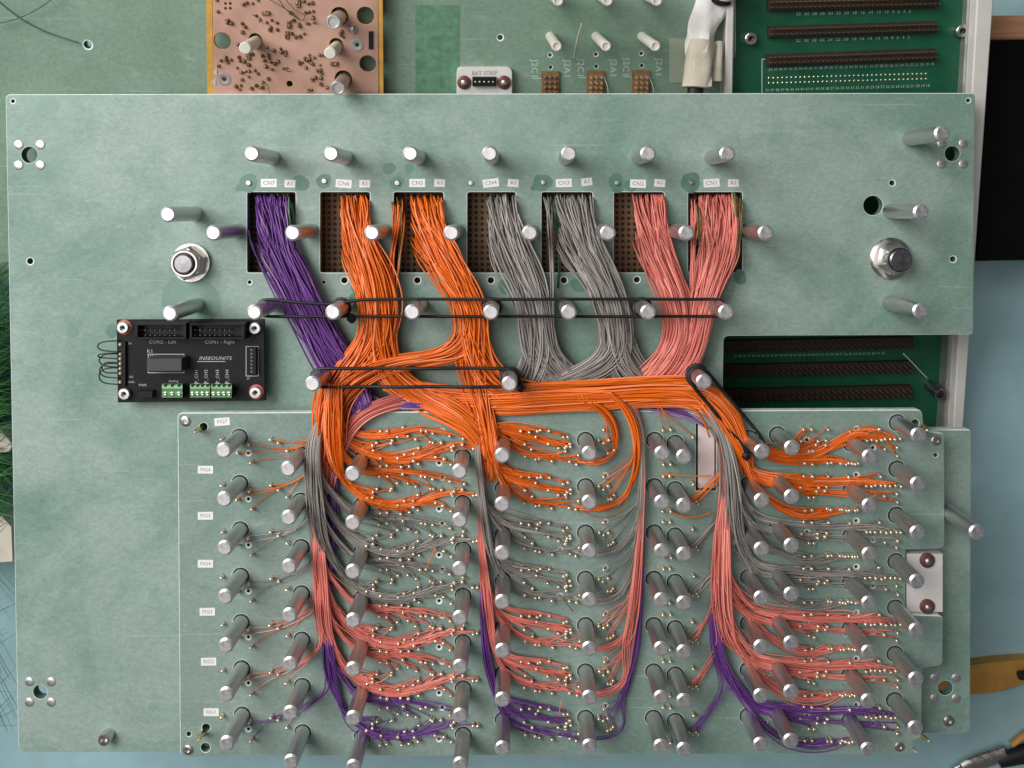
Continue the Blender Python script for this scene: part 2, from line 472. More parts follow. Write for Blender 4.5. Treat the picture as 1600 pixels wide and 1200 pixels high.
# ================================================================== BASE PLATE
base_outer = uvl(MAIN, [(8, 147), (1524, 145), (1521, 523), (1131, 525), (1128, 700), (1300, 760), (1448, 690), (1450, 671), (1518, 671), (1516, 1146), (1400, 1148),
                        (1300, 1172), (28, 1176)])
base_outer = rounded(base_outer, [9, 8, 5, 9, 0, 0, 0, 6, 6, 10, 0, 0, 12])
base = thing('base_plate', 'large frosted green laminate plate carrying the posts and wire looms', 'plate', P(770, 1176, -15))
WIN = [(386, 462), (500, 578), (615, 693), (730, 806), (846, 926), (959, 1038), (1075, 1160)]
holes = [(rounded(uvl(MAIN, rect(a, 300, b, 426)), 4, 3), 1.0) for a, b in WIN]
for u, v, r in [(20, 158, 3), (1513, 157, 3.2), (47, 408, 5), (1489, 405, 4.6), (1394, 286, 4.3), (1364, 321, 15.5), (390, 441, 3), (506, 441, 2.8),
                (538, 438, 5), (652, 438, 5), (735, 441, 2.8), (767, 438, 5), (850, 441, 2.8), (881, 438, 5), (995, 437, 4.8),
                (46, 242, 13), (1488, 240, 12), (63, 1081, 11.5), (1477, 1075, 12)]:
    holes.append((circle2(MAIN.loc(u, v), r, 20 if r > 8 else 14), 1.6 if 2.9 < r < 6 else 0.6))
emit('laminate_sheet', plate(MAIN, base_outer, holes, 15, 1.5), ['laminate', 'cut_edge', 'shaded_hole_wall'], base)
# hidden legs that carry the plate above the table
for u, v in [(60, 190), (1420, 190), (70, 1120), (1380, 1120)]:
    p = P(u, v, -15.0); emit('foot', lathe(p, [(12, ZTAB + 15), (12, -0.3)], 12), 'aluminium', base, True)
# posts: one shared mesh
def post_mesh(h, r=11.4):
    prof = [(r, 0.0), (r, h - 2.2), (r - 2.7, h), (r - 3.2, h - 0.02), (0.01, h - 0.05)]
    V, F, I = lathe((0, 0, 0), prof, 28, caps=False, mi=[0, 1, 2, 2])
    F.append(tuple(range(28))[::-1]); I.append(0)
    me = new_mesh('post', V * U, F, ['aluminium', 'chamfer', 'aluminium_face'], True, I)
    me.polygons.foreach_set('use_smooth', [True] * len(me.polygons))
    me.set_sharp_from_angle(angle=math.radians(25))
    return me
PM = post_mesh(ZT)
def post_xy(u, v): return P(u, v, ZT)
upper = [(x, 240) for x in (393, 517, 641, 765, 889, 1013, 1137)] + [(x, 364) for x in (333, 457, 581, 705, 828, 950, 1073, 1197)] \
      + [(x, 488) for x in (397, 520, 644, 767, 889, 1013, 1135)] + [(488, 600), (796, 600), (1100, 597), (262, 335), (265, 490), (1473, 208), (1440, 331), (1439, 486)]
for u, v in upper:
    p = post_xy(u, v); inst('post', PM, (p[0], p[1], 0.0), base)
colx = [(349, 704, 354), (450, 733, 454), (551, 741, 552), (718, 737, 719), (785, 712, 785), (921, 709, 921), (1035, 709, 1033), (1069, 714, 1069),
        (1191, 706, 1189), (1238, 700, 1236), (1360, 714, 1357), (1436, 680, 1431)]
low_posts = []
for x0, y0, x1 in colx:
    for k in range(7):
        u = x0 + (x1 - x0) * k / 6.0; v = y0 + 76.4 * k
        p = post_xy(u, v); low_posts.append(p); inst('post', PM, (p[0], p[1], 0.0), base)
p = post_xy(1527, 832); inst('post', PM, (p[0], p[1], 0.0), base)
# press-fit pegs round the corner holes
peg = new_mesh('peg', lathe((0, 0, 0), [(7.4, -8), (7.4, 0.6), (6.6, 1.3), (0.01, 1.1)], 16, caps=False)[0] * U, lathe((0, 0, 0), [(7.4, -8), (7.4, 0.6), (6.6, 1.3), (0.01, 1.1)], 16, caps=False)[1], 'aluminium_face', True)
for cu, cv in [(46, 242), (1488, 240), (63, 1081), (1477, 1075)]:
    for a in (-17, 17):
        for b in (-16, 16): inst('peg', peg, P(cu + a, cv + b, 0), base)
# flange nuts on threaded studs
def nut(u, v, flange, hexr, bolt, hh):
    p = P(u, v, 0)
    n = emit('flange_nut', lathe(p, [(flange, 0), (flange, 3), (flange - 2, 5), (hexr + 3, 7)], 28), 'steel', base, True)
    emit('hexagon', lathe(p, [(hexr, 6.5), (hexr, hh - 4), (hexr * 0.86, hh), (bolt + 2.5, hh + 0.3)], 6, rot=0.35), 'steel', n)
    emit('collar', lathe(p, [(hexr * 0.80, hh - 1), (hexr * 0.80, hh + 5), (hexr * 0.74, hh + 7), (bolt + 1.0, hh + 7), (bolt + 1.0, hh - 2)], 26, caps=False), 'steel', n, True)
    emit('insert_ring', lathe(p, [(bolt + 1.2, hh), (bolt + 1.2, hh + 5.0), (bolt - 1, hh + 5.2)], 24), 'nylon_blue', n, True)
    emit('stud_end', lathe(p, [(bolt - 1.5, hh), (bolt - 1.5, hh + 9), (bolt - 3.5, hh + 11), (0.01, hh + 11.3)], 22, caps=False), 'dark_steel', n, True)
nut(300, 410, 27, 27, 16.5, 24)
nut(1391, 404, 33, 25, 18.0, 26)
# lone socket screw at the lower left
p = P(170, 1147, 0)
s = emit('socket_screw', lathe(p, [(10, 0), (10, 14), (9, 16), (5.5, 16.2), (4.5, 10), (0.01, 10)], 20, caps=False), 'steel', base, True)
# small plain screws and glue stains by the connector stickers, solvent stains elsewhere
def blob(u, v, rx, ry, h, seed, fr=MAIN, n=30, wob=0.13, tail=None):
    r_ = random.Random(seed); ph = [r_.uniform(0, 6.28) for _ in range(4)]; V = [fr.w(u, v, h)]
    c = fr.loc(u, v)
    for k in range(n):
        a = 2 * math.pi * k / n
        w = 1 + wob * (0.6 * math.sin(2 * a + ph[0]) + 0.4 * math.sin(3 * a + ph[1]) + 0.3 * math.sin(5 * a + ph[2]))
        if tail: w += 0.6 * math.exp(-((((a - tail + math.pi) % (2 * math.pi)) - math.pi) / 0.28) ** 2)
        V.append(fr.glob(c[0] + rx * w * math.cos(a), c[1] + ry * w * math.sin(a), h))
    return np.array(V), [(0, 1 + k, 1 + (k + 1) % n) for k in range(n)]
SC = [(389, 286), (507, 283), (621, 286), (736, 286), (849, 285), (964, 286), (1080, 285)]
for i, (u, v) in enumerate(SC):
    if i != 3: emit('stain', blob(u - 1, v, [15, 11, 11, 0, 14, 12, 16][i], [14, 12, 10, 0, 14, 15, 15][i], 0.15, i, tail=3.7 if i in (0, 4) else None), 'stain', base)
    p = P(u, v, 0)
    s = emit('small_screw', lathe(p, [(4.6, 0), (4.6, 1.4), (3.4, 3.2), (1.4, 3.4), (1.1, 2.2), (0.01, 2.2)], 14, caps=False), 'steel', base, True)
for i, (u, v, rx, ry) in enumerate([(470, 286, 13, 12), (608, 263, 10, 9), (639, 262, 6, 9), (560, 450, 11, 14), (1156, 433, 10, 12), (985, 290, 10, 9), (905, 445, 13, 12), (790, 448, 13, 11), (552, 465, 7, 6)]):
    emit('stain', blob(u, v, rx, ry, 0.17, 30 + i), 'stain', base)
for i, (u, v, rx, ry, h) in enumerate([(298, 470, 47, 40, 0.10), (112, 516, 8, 14, 0.13), (320, 480, 24, 20, 0.12), (75, 165, 18, 12, 0.1), (175, 517, 9, 11, 0.12)]):
    emit('stain', blob(u, v, rx, ry, h, 50 + i, wob=0.07), 'faint_stain' if i != 4 else 'stain', base)
# stickers with typed names
def sticker(u, v, w, h, body, fr, parent, ang, size):
    a = math.radians(ang); c, s = math.cos(a), math.sin(a)
    q = [(u + x * c + y * s, v - x * s + y * c) for x, y in ((-w, h), (w, h), (w, -h), (-w, -h))]
    o = emit('sticker', boxq(q, fr, 0.05, 0.6), 'white_sticker', parent, label='white sticker reading ' + body)
    text(body, u, v, size, fr, 0.75, 'grey_ink', o, rot=a)
for (u, v, b, a) in [(420, 286, 'CN7', 0), (537, 287, 'CN6', -4), (652, 286, 'CN5', 0), (767, 286, 'CN4', 7), (881, 286, 'CN3', 2), (997, 287, 'CN2', -2), (1112, 286, 'CN1', 4)]:
    sticker(u, v, 12.5, 6.5, b, MAIN, base, a, 9)
for (u, v, a) in [(453, 287, -2), (570, 287, 0), (687, 286, -2), (802, 286, -4), (917, 284, 7), (1031, 286, -5), (1146, 286, 1)]:
    sticker(u, v, 8.5, 6, 'A1', MAIN, base, a, 8.5)

# ================================================================== PIN PLATE
pinp = thing('pin_plate', 'raised green laminate plate with rows of solder pins at the lower right', 'plate', P(860, 1180, ZL - 13))
po_ = uvl(LOW, [(277, 645), (1441, 640), (1444, 673), (1476, 677), (1476, 857), (1415, 859), (1415, 960), (1474, 962), (1473, 1040), (1441, 1044),
                (1440, 1152), (1427, 1157), (1427, 1172), (1438, 1178), (281, 1183)])
po_ = rounded(po_, [9, 9, 3, 7, 8, 3, 3, 8, 8, 7, 3, 5, 5, 2, 9])
ph = []
for p in low_posts: ph.append((circle2((p[0], p[1]), 13.4, 24), 0.7))
ph.append((uvl(LOW, rect(1087, 656, 1119, 767)), 0.8))
ROWP = 71.9
T_LEFT = [(349, 685), (391, 693), (373, 706), (395, 721), (425, 686), (437, 690), (450, 703)]
t2 = [(780, 288), (825, 285), (925, 268), (1035, 285), (1065, 285), (1108, 297), (1215, 318), (1300, 335), (1293, 365), (1240, 370), (1225, 385), (1230, 405), (1160, 362), (1110, 362),
      (1095, 355), (1005, 343), (955, 322), (890, 325), (855, 350), (850, 368), (760, 362), (737, 378), (738, 408), (700, 418), (785, 448), (895, 458), (932, 435), (988, 430), (1018, 395),
      (992, 470), (1125, 447), (1175, 460), (780, 508), (825, 505), (912, 508), (962, 508), (1022, 490), (1220, 495), (1360, 398), (1384, 396)]
T_MID = [(400 + x / 4, 600 + y / 4) for x, y in t2]
t3 = [(57, 285), (108, 288), (160, 293), (178, 280), (232, 285), (152, 322), (80, 370), (225, 370), (125, 405), (345, 317), (320, 325), (362, 362), (340, 380), (365, 385), (333, 395), (335, 415),
      (290, 395), (80, 445), (145, 462), (170, 462), (250, 480), (360, 480), (400, 487), (415, 440)]
T_MR = [(800 + x / 4, 600 + y / 4) for x, y in t3]
T_CL = [(800 + x / 4, 600 + y / 4) for x, y in [(573, 282), (543, 347), (568, 360), (598, 343), (632, 402), (595, 420), (615, 420)]]
T_CR = [(800 + x / 4, 600 + y / 4) for x, y in [(940, 280), (985, 280), (940, 495), (985, 495), (1125, 325)]]
t4 = [(215, 278), (265, 278), (365, 280), (497, 287), (685, 278), (195, 348), (303, 350), (355, 345), (295, 375), (343, 370), (245, 410), (275, 410), (220, 490), (265, 490), (360, 485), (382, 485)] \
     + [(437 + 19 * i, 490) for i in range(7)] + [(600 + 30.5 * i, 340) for i in range(8)] + [(715, 402), (795, 393), (795, 440)]
T_R = [(1200 + x / 4, 600 + y / 4) for x, y in t4]
T_RL = [(1076, 781), (1081, 784), (1087, 781), (1090, 785)]
T_RING = [(388, 708), (691, 674), (686, 723.5), (875, 715.5), (945.5, 743), (1261, 687.5), (1338, 670), (1364, 699.5), (801, 767)]
def rowpt(t, k): return (t[0] - 0.5 * k * 0, t[1] + ROWP * k)
for k in range(7):
    for t in T_RING:
        u, v = rowpt(t, k)
        if v > 1165 or (u > 1080 and u < 1125 and 650 < v < 772): continue
        c = LOW.loc(u, v)
        if min(math.hypot(c[0] - q[0], c[1] - q[1]) for q in low_posts) < 18: continue
        ph.append((circle2(c, 2.6, 12), 2.6))
for u, v, r in [(318, 667, 6.5), (322, 1137, 6.5), (321, 1168, 7.5), (295, 1147, 4), (1430, 661, 6), (1462, 711, 3.5), (1197, 1128, 2)]:
    ph.append((circle2(LOW.loc(u, v), r, 14), 0.9))
emit('laminate_sheet', plate(LOW, po_, ph, 13, 1.4), ['shaded_pin_laminate', 'cut_edge', 'shaded_hole_wall'], pinp)
for u, v in [(300, 662), (1455, 700), (300, 1165), (1400, 1160), (700, 655), (860, 1172)]:
    emit('spacer', lathe(P(u, v, ZL), [(9, -ZL + 0.2), (9, -13.3)], 12), 'aluminium', pinp, True)
def pin_geo(u, v, h=11.0, r=2.0):
    p = P(u, v, ZL); lean = random.uniform(-0.05, 0.05); lx = random.uniform(-0.05, 0.05)
    return lathe(p, [(r + 1.3, 0.1), (r + 0.1, 2.2), (r * 0.9, h * 0.6), (r * 1.12, h - 2.4), (r * 1.0, h - 1.1), (r * 0.62, h - 0.25), (r * 0.2, h)], 8, axis=(lx, lean, 1))
for k in range(7):
    g = []
    for T in (T_LEFT, T_MID, T_MR, T_CL, T_CR, T_R):
        for t in T:
            u, v = rowpt(t, k)
            if v > 1172: continue
            if 1084 < u < 1122 and 653 < v < 770: continue
            g.append(pin_geo(u + random.uniform(-.8, .8), v + random.uniform(-.8, .8), random.uniform(8, 13), random.uniform(2.3, 2.9)))
    for t in T_RL:
        u, v = t[0], t[1] + ROWP * (k - 1)
        if k >= 1: g.append(pin_geo(u, v, 8, 1.8))
    emit('solder_pins', join(g), 'solder', pinp, True, kind='stuff')
for u, v, b, a in [(347, 659, 'FIG7', 4), (321, 734, 'FIG6', 0), (321, 806, 'FIG5', 1), (321, 881, 'FIG4', 0), (324, 956, 'FIG3', 1), (326, 1034, 'FIG2', 1), (330, 1113, 'FIG1', 0)]:
    sticker(u, v, 12, 6, b, LOW, pinp, a, 8)
for u, v in [(290, 658), (294, 1171), (1462, 688), (1405, 1166)]:
    p = P(u, v, ZL)
    emit('screw', lathe(p, [(8, 0), (7.6, 1.6), (6, 2.6), (3.6, 2.6), (3.2, 0.6), (0.01, 0.6)], 18, caps=False), 'steel', pinp, True)
p = P(1482, 1126, 0); emit('screw', lathe(p, [(9, 0), (8.6, 1.6), (6, 3.2), (3.6, 3.2), (3.2, 0.8), (0.01, 0.8)], 18, caps=False), 'steel', base, True)
for u, v, tu, tv in [(318, 667, 304, 675), (322, 1137, 310, 1156), (1437, 662, 1448, 672), (1435, 1148, 1451, 1158)]:
    a = P(u, v, 0); b = P(tu, tv, 78); d = b - a; L = np.linalg.norm(d)
    emit('guide_pin', lathe(a, [(4.4, 2), (4.4, L * 0.62), (3.0, L * 0.66), (3.0, L * 0.95), (1.4, L)], 12, axis=d), 'brass', base, True)

# ================================================================== PERFORATED CONNECTOR BOARDS behind the windows
names = ['CN7', 'CN6', 'CN5', 'CN4', 'CN3', 'CN2', 'CN1']
for i, (a, b) in enumerate(WIN):
    t = thing('connector_board', 'brown perforated connector board in the window under sticker ' + names[i], 'connector', P((a + b) / 2, 430, -46), 'connector boards behind the windows')
    emit('body', boxr(a - 10, 286, b + 12, 440, MAIN, -58, -38, 1.5), 'perf_brown', t)
    g = []
    for r in range(14):
        for c in range(8):
            u = a + 5 + c * 9.2; v = 305 + r * 9.0
            if u > b + 6: continue
            g.append(lathe(P(u, v, -38), [(3.0, 0.1), (2.9, 0.5), (1.9, 0.55)], 8))
    emit('contact_holes', join(g), 'dark_hole', t, kind='stuff')
    g = []
    for r in range(14):
        for c in (4, 5, 6):
            u = a + 5 + c * 9.2; v = 305 + r * 9.0
            g.append(lathe(P(u, v, -38), [(1.5, 0.1), (1.5, 8), (0.8, 9.5)], 6))
    emit('contact_pins', join(g), 'header_pin', t, True, kind='stuff')

# ================================================================== WIRES
RW = 1.24
def bundle_paths(stations, n, jit=0.16, starts=None, ends=None, step=7.0, it=10, seed=0, trunc=0.0):
    """stations = [(u, v, z, half width, half thickness)]; strands wander inside the bundle"""
    r_ = np.random.default_rng(seed + 100)
    C = np.array([P(s[0], s[1], s[2]) for s in stations]); T = np.gradient(C[:, :2], axis=0)
    T /= np.maximum(np.linalg.norm(T, axis=1, keepdims=True), 1e-6); N = np.stack([T[:, 1], -T[:, 0]], 1)
    out = []
    for i in range(n):
        while True:
            a, b = r_.uniform(-1, 1, 2)
            if a * a + b * b < 1: break
        if starts: a = starts[i][3] * 0.75 + 0.25 * a
        stray = r_.random() < 0.07
        if stray: a *= 1.35
        pts = []
        aa, bb = a, b
        for j in range(len(C)):
            aa = np.clip(0.8 * aa + 0.2 * a + r_.normal(0, jit), -1.3 if stray else -1.03, 1.3 if stray else 1.03); bb = np.clip(0.7 * bb + 0.3 * b + r_.normal(0, jit), -1, 1)
            lim = math.sqrt(max(0.05, 1 - min(0.95, aa * aa)))
            bz = np.clip(bb, -lim, lim)
            q = C[j].copy(); q[:2] += N[j] * aa * stations[j][3]; q[2] += bz * stations[j][4]
            pts.append((stations[j][1], q))
        path = [q for _, q in pts]
        if starts:
            u0, v0, z0, _ = starts[i]
            p0 = P(u0, v0, z0); p1 = P(u0 + r_.normal(0, 2), v0 - 2, z0 + r_.uniform(22, 48)); p2 = P(u0 + r_.normal(2, 2), v0 + r_.uniform(12, 24), z0 + r_.uniform(34, 58))
            path = [p0, p1, p2] + [q for vv, q in pts if vv > v0 + 42]
        if ends is not None:
            path = path + [np.array(ends[i])]
        p = smooth_path(path, step, it)
        if trunc: p = p[:max(8, int(len(p) * r_.uniform(1 - trunc, 1)))]
        out.append(p)
    return out
def fan_starts(u0, u1, v0, v1, n, seed, z=-30):
    r_ = np.random.default_rng(seed); s = []
    for i in range(n):
        f = r_.uniform(0, 1); u = u0 + (u1 - u0) * f; v = v0 + (v1 - v0) * (r_.uniform(0, 1) ** 1.5)
        # strands from the right of the board end up on the right-hand side of the bundle going down
        s.append((u, v, z, float(np.clip((f - 0.5) * 1.5 - (v - v0) / (v1 - v0) * 0.8 + 0.25, -1, 1) * -1)))
    return s
def wires_thing(name, label, group, segs, matn, r=RW, sides=5, tip=1.0):
    """segs = [(part_name, [paths])]"""
    allp = np.vstack([p for _, ps in segs for p in ps]); org = (allp[:, 0].mean(), allp[:, 1].mean(), allp[:, 2].min())
    t = thing(name, label, 'wire loom', org, group)
    for pn, ps in segs:
        mt = matn
        if isinstance(pn, tuple): pn, mt = pn
        emit(pn, strands(ps, r, sides, tip=tip), mt, t, True, kind='stuff')
    return t

G = 'wire looms from the connector windows'
# violet CN7
n = 185
viol = bundle_paths([(428, 350, 14, 25, 8), (440, 400, 22, 27, 12), (461, 440, 26, 28, 13), (481, 480, 27, 28, 13), (502, 525, 26, 27, 12), (525, 565, 24, 30, 12), (548, 600, 22, 28, 10), (566, 640, 44, 20, 5)],
                    n, starts=fan_starts(399, 445, 306, 385, n, 1), seed=1)
viol_stray = bundle_paths([(405, 415, 18, 4, 3), (432, 470, 24, 10, 4), (470, 530, 22, 14, 5), (520, 590, 18, 10, 5)], 4, starts=[(391 + i, 360 + 6 * i, -30, -.5) for i in range(4)], seed=2)
grn = bundle_paths([(452, 350, 4, 4, 3), (458, 395, 12, 4, 3), (475, 440, 20, 4, 3), (488, 480, 14, 4, 3), (510, 540, 16, 4, 3)], 5, starts=[(447 + 2 * i, 300 + 4 * i, -30, 0) for i in range(5)], seed=3)
wires_thing('wire_loom', 'violet wire loom hanging from the CN7 window', G, [('wires', viol + viol_stray), (('green_wires', 'wire_green'), grn)], 'wire_purple')
# orange CN6
n = 240
cn6 = [(553, 345, 16, 24, 9), (565, 385, 24, 25, 12), (582, 430, 30, 28, 14), (592, 475, 31, 30, 14), (590, 515, 30, 28, 13)]
o6a = bundle_paths(cn6 + [(578, 545, 30, 26, 12), (552, 578, 31, 26, 12), (524, 612, 36, 24, 14), (512, 655, 53, 24, 12), (514, 690, 50, 22, 8), (518, 725, 42, 16, 3)], n // 2, starts=fan_starts(532, 574, 305, 400, n // 2, 4), seed=4, trunc=0.1)
o6b = bundle_paths(cn6 + [(592, 550, 30, 26, 12), (610, 590, 28, 24, 10), (655, 622, 26, 22, 10), (710, 645, 46, 20, 9), (752, 680, 52, 16, 8), (762, 715, 48, 13, 6), (766, 745, 41, 9, 3)], n // 2, starts=fan_starts(534, 576, 305, 400, n // 2, 5), seed=5, trunc=0.1)
o6c = bundle_paths([(611, 350, 12, 5, 4), (612, 400, 18, 7, 5), (612, 450, 26, 9, 5), (608, 500, 30, 10, 6), (602, 540, 32, 10, 6), (590, 580, 34, 12, 6)], 9, starts=[(612 + 2.0 * i, 312 + 3 * (i % 4), -30, 0) for i in range(9)], seed=6)
ol6 = bundle_paths([(628, 350, 8, 4, 3), (626, 400, 14, 5, 3), (620, 450, 24, 4, 3), (617, 510, 22, 4, 3), (622, 560, 22, 3, 3)], 6, starts=[(622 + 2 * i, 308 + 5 * i, -30, 0) for i in range(6)], seed=7)
wires_thing('wire_loom', 'orange wire loom hanging from the CN6 window', G, [('wires', o6a + o6b + o6c), (('olive_wires', 'wire_olive'), ol6[:3]), ('stray_wires', ol6[3:])], 'wire_orange')
# orange CN5
n = 70
cn5 = [(672, 345, 16, 26, 9), (688, 385, 24, 26, 12), (708, 425, 30, 27, 14), (728, 460, 31, 28, 14), (738, 490, 31, 28, 14), (738, 525, 30, 27, 13)]
o5a = bundle_paths(cn5 + [(722, 548, 30, 22, 11), (680, 560, 31, 12, 10), (630, 566, 32, 13, 10), (580, 580, 36, 17, 11), (540, 608, 44, 22, 12), (520, 650, 57, 22, 11), (522, 695, 50, 20, 8), (526, 735, 42, 14, 3)], 46, starts=fan_starts(640, 690, 305, 395, 46, 8), seed=8, trunc=0.12)
o5b = bundle_paths(cn5 + [(738, 560, 31, 26, 12), (745, 600, 34, 24, 12), (754, 640, 48, 20, 10), (764, 690, 53, 15, 8), (768, 730, 47, 11, 6), (770, 760, 41, 8, 3)], 48, starts=fan_starts(642, 690, 305, 395, 48, 9), seed=9, trunc=0.12)
o5c = bundle_paths(cn5 + [(745, 560, 32, 26, 12), (768, 598, 36, 26, 13), (815, 620, 40, 24, 13), (870, 622, 42, 22, 13)], 64, starts=fan_starts(642, 690, 305, 395, 64, 10), seed=10, trunc=0.12)
wires_thing('wire_loom', 'orange wire loom hanging from the CN5 window', G, [('wires', o5a + o5b + o5c)], 'wire_orange')
# big horizontal orange loom
hz_st = [(600, 600, 24, 10, 6), (660, 612, 26, 14, 8), (720, 624, 34, 18, 9), (780, 626, 40, 22, 11), (850, 621, 42, 23, 12), (930, 617, 42, 22, 12), (1010, 612, 42, 22, 12), (1075, 612, 44, 24, 12)]
h1 = bundle_paths(hz_st + [(1106, 618, 48, 18, 8), (1135, 648, 50, 20, 8), (1152, 690, 54, 15, 8), (1164, 722, 48, 12, 5), (1172, 745, 41, 9, 3)], 92, seed=12, jit=0.11, trunc=0.06)
h2 = bundle_paths(hz_st + [(1100, 632, 50, 16, 7), (1118, 665, 50, 14, 7), (1128, 705, 44, 12, 5)], 26, seed=13, jit=0.11, trunc=0.08)
h3 = bundle_paths(hz_st[2:] + [(1100, 622, 42, 22, 8), (1118, 640, 40, 16, 5)], 112, seed=14, jit=0.09, trunc=0.05)
wires_thing('wire_loom', 'thick orange wire loom running across the middle to the right', 'orange cross looms', [('wires', h1 + h2 + h3)], 'wire_orange')
# grey CN4, CN3
n = 196
cn4 = [(785, 345, 16, 24, 8), (798, 390, 24, 28, 11), (816, 430, 28, 28, 12), (832, 470, 29, 27, 12), (838, 510, 28, 27, 12), (842, 550, 26, 27, 11)]
g4a = bundle_paths(cn4 + [(832, 588, 22, 28, 9), (812, 620, 20, 26, 6)], n // 2, starts=fan_starts(762, 806, 304, 390, n // 2, 15), seed=15)
g4b = bundle_paths(cn4 + [(868, 583, 24, 26, 9), (910, 604, 22, 18, 7), (960, 622, 20, 12, 6)], n // 2, starts=fan_starts(762, 806, 304, 390, n // 2, 16), seed=16)
g4c = bundle_paths([(856, 350, 10, 8, 4), (862, 400, 18, 9, 5), (864, 450, 24, 10, 5), (862, 490, 26, 10, 6), (864, 540, 26, 10, 6), (890, 590, 22, 14, 5)], 13, starts=[(850 + 1.3 * i, 306 + 3 * (i % 4), -30, 0) for i in range(13)], seed=17)
wires_thing('wire_loom', 'grey wire loom hanging from the CN4 window', G, [('wires', g4a + g4b + g4c)], 'wire_grey')
cn3 = [(898, 345, 16, 28, 8), (915, 390, 24, 28, 11), (936, 430, 28, 27, 12), (955, 470, 29, 27, 12), (962, 510, 28, 27, 12), (966, 550, 26, 28, 11)]
n = 204
g3a = bundle_paths(cn3 + [(935, 578, 26, 22, 8), (885, 595, 26, 14, 7), (830, 606, 24, 12, 6)], n // 3, starts=fan_starts(868, 926, 304, 390, n // 3, 18), seed=18)
g3b = bundle_paths(cn3 + [(982, 580, 24, 28, 9), (1014, 605, 22, 22, 7), (1060, 628, 24, 14, 6), (1105, 640, 46, 14, 6), (1130, 680, 52, 12, 6)], n - n // 3, starts=fan_starts(866, 924, 304, 390, n - n // 3, 19), seed=19)
gg = bundle_paths([(868, 340, 6, 4, 3), (873, 375, 10, 4, 3), (874, 410, 14, 3, 3), (872, 450, 10, 3, 3)], 7, starts=[(857 + 3 * i, 308 + 7 * (i % 3), -30, 0) for i in range(7)], seed=20)
wires_thing('wire_loom', 'grey wire loom with green strands hanging from the CN3 window', G, [('wires', g3a + g3b), (('green_wires', 'wire_green'), gg)], 'wire_grey')
# salmon CN2, CN1
n = 206
cn2 = [(1010, 345, 16, 26, 9), (1025, 390, 24, 27, 12), (1042, 430, 28, 24, 12), (1056, 470, 29, 21, 12), (1062, 510, 28, 19, 12), (1055, 545, 27, 20, 11), (1035, 575, 25, 22, 9), (1005, 602, 22, 18, 7), (950, 622, 18, 10, 5)]
s2 = bundle_paths(cn2, n, starts=fan_starts(990, 1038, 304, 395, n, 21), seed=21)
wires_thing('wire_loom', 'salmon pink wire loom hanging from the CN2 window', G, [('wires', s2)], 'wire_salmon')
cn1 = [(1127, 345, 16, 34, 9), (1124, 390, 24, 31, 12), (1112, 430, 28, 25, 12), (1099, 470, 29, 20, 12), (1093, 510, 28, 18, 12), (1084, 545, 27, 19, 11), (1066, 577, 25, 22, 9), (1040, 604, 22, 18, 7), (1000, 622, 18, 10, 5)]
s1 = bundle_paths(cn1, n - 6, starts=[(u, v, z, float(np.clip(-(u - 1120) / 34.0, -1, 1))) for u, v, z, a in fan_starts(1092, 1152, 304, 360, n - 6, 22)], seed=22)
s1b = bundle_paths([(1083, 345, 8, 4, 3), (1082, 400, 16, 4, 4), (1080, 450, 24, 5, 4), (1078, 500, 26, 6, 4), (1070, 560, 24, 8, 4)], 8, starts=[(1081 + 1.3 * i, 312 + 9 * (i % 4), -30, 0) for i in range(8)], seed=23)
ol = bundle_paths([(1159, 340, 10, 3, 3), (1157, 375, 16, 3, 3), (1146, 420, 20, 4, 3), (1122, 462, 24, 4, 3), (1105, 500, 22, 3, 3)], 9, starts=[(1144 + 1.8 * i, 301 + 1.5 * i, -20, 0) for i in range(9)], seed=24)
ol2 = bundle_paths([(1092, 345, 12, 3, 2), (1094, 385, 18, 3, 2), (1090, 430, 20, 3, 2)], 3, starts=[(1090 + i, 318 + 4 * i, -20, 0) for i in range(3)], seed=25)
wires_thing('wire_loom', 'salmon pink wire loom with olive strands hanging from the CN1 window', G, [('wires', s1 + s1b), (('olive_wires', 'wire_olive'), ol + ol2)], 'wire_salmon')
# looms running hidden under the orange one
hs = bundle_paths([(1010, 604, 12, 12, 5), (930, 628, 12, 10, 5), (820, 634, 12, 10, 5), (720, 628, 14, 12, 5), (655, 622, 22, 14, 5), (610, 632, 40, 13, 5), (572, 646, 46, 13, 5), (545, 672, 46, 12, 5), (524, 712, 44, 12, 5), (510, 770, 44, 10, 4)], 24, seed=26)
arc = bundle_paths([(860, 600, 8, 5, 3), (885, 579, 12, 4, 3), (905, 572, 14, 4, 3), (925, 581, 12, 4, 3), (945, 602, 8, 4, 3)], 6, seed=27, it=5)
wires_thing('wire_loom', 'salmon pink wire loom crossing under the orange one', 'cross looms', [('wires', hs + arc)], 'wire_salmon')
hp = bundle_paths([(552, 604, 14, 10, 4), (590, 632, 26, 6, 3), (640, 634, 38, 6, 2), (760, 630, 30, 7, 3), (880, 625, 20, 8, 3), (980, 630, 24, 8, 3), (1040, 641, 38, 6, 2), (1085, 652, 38, 6, 2), (1104, 664, 38, 5, 2)], 12, seed=28)
wires_thing('wire_loom', 'violet wire loom crossing under the orange one', 'cross looms', [('wires', hp)], 'wire_purple')

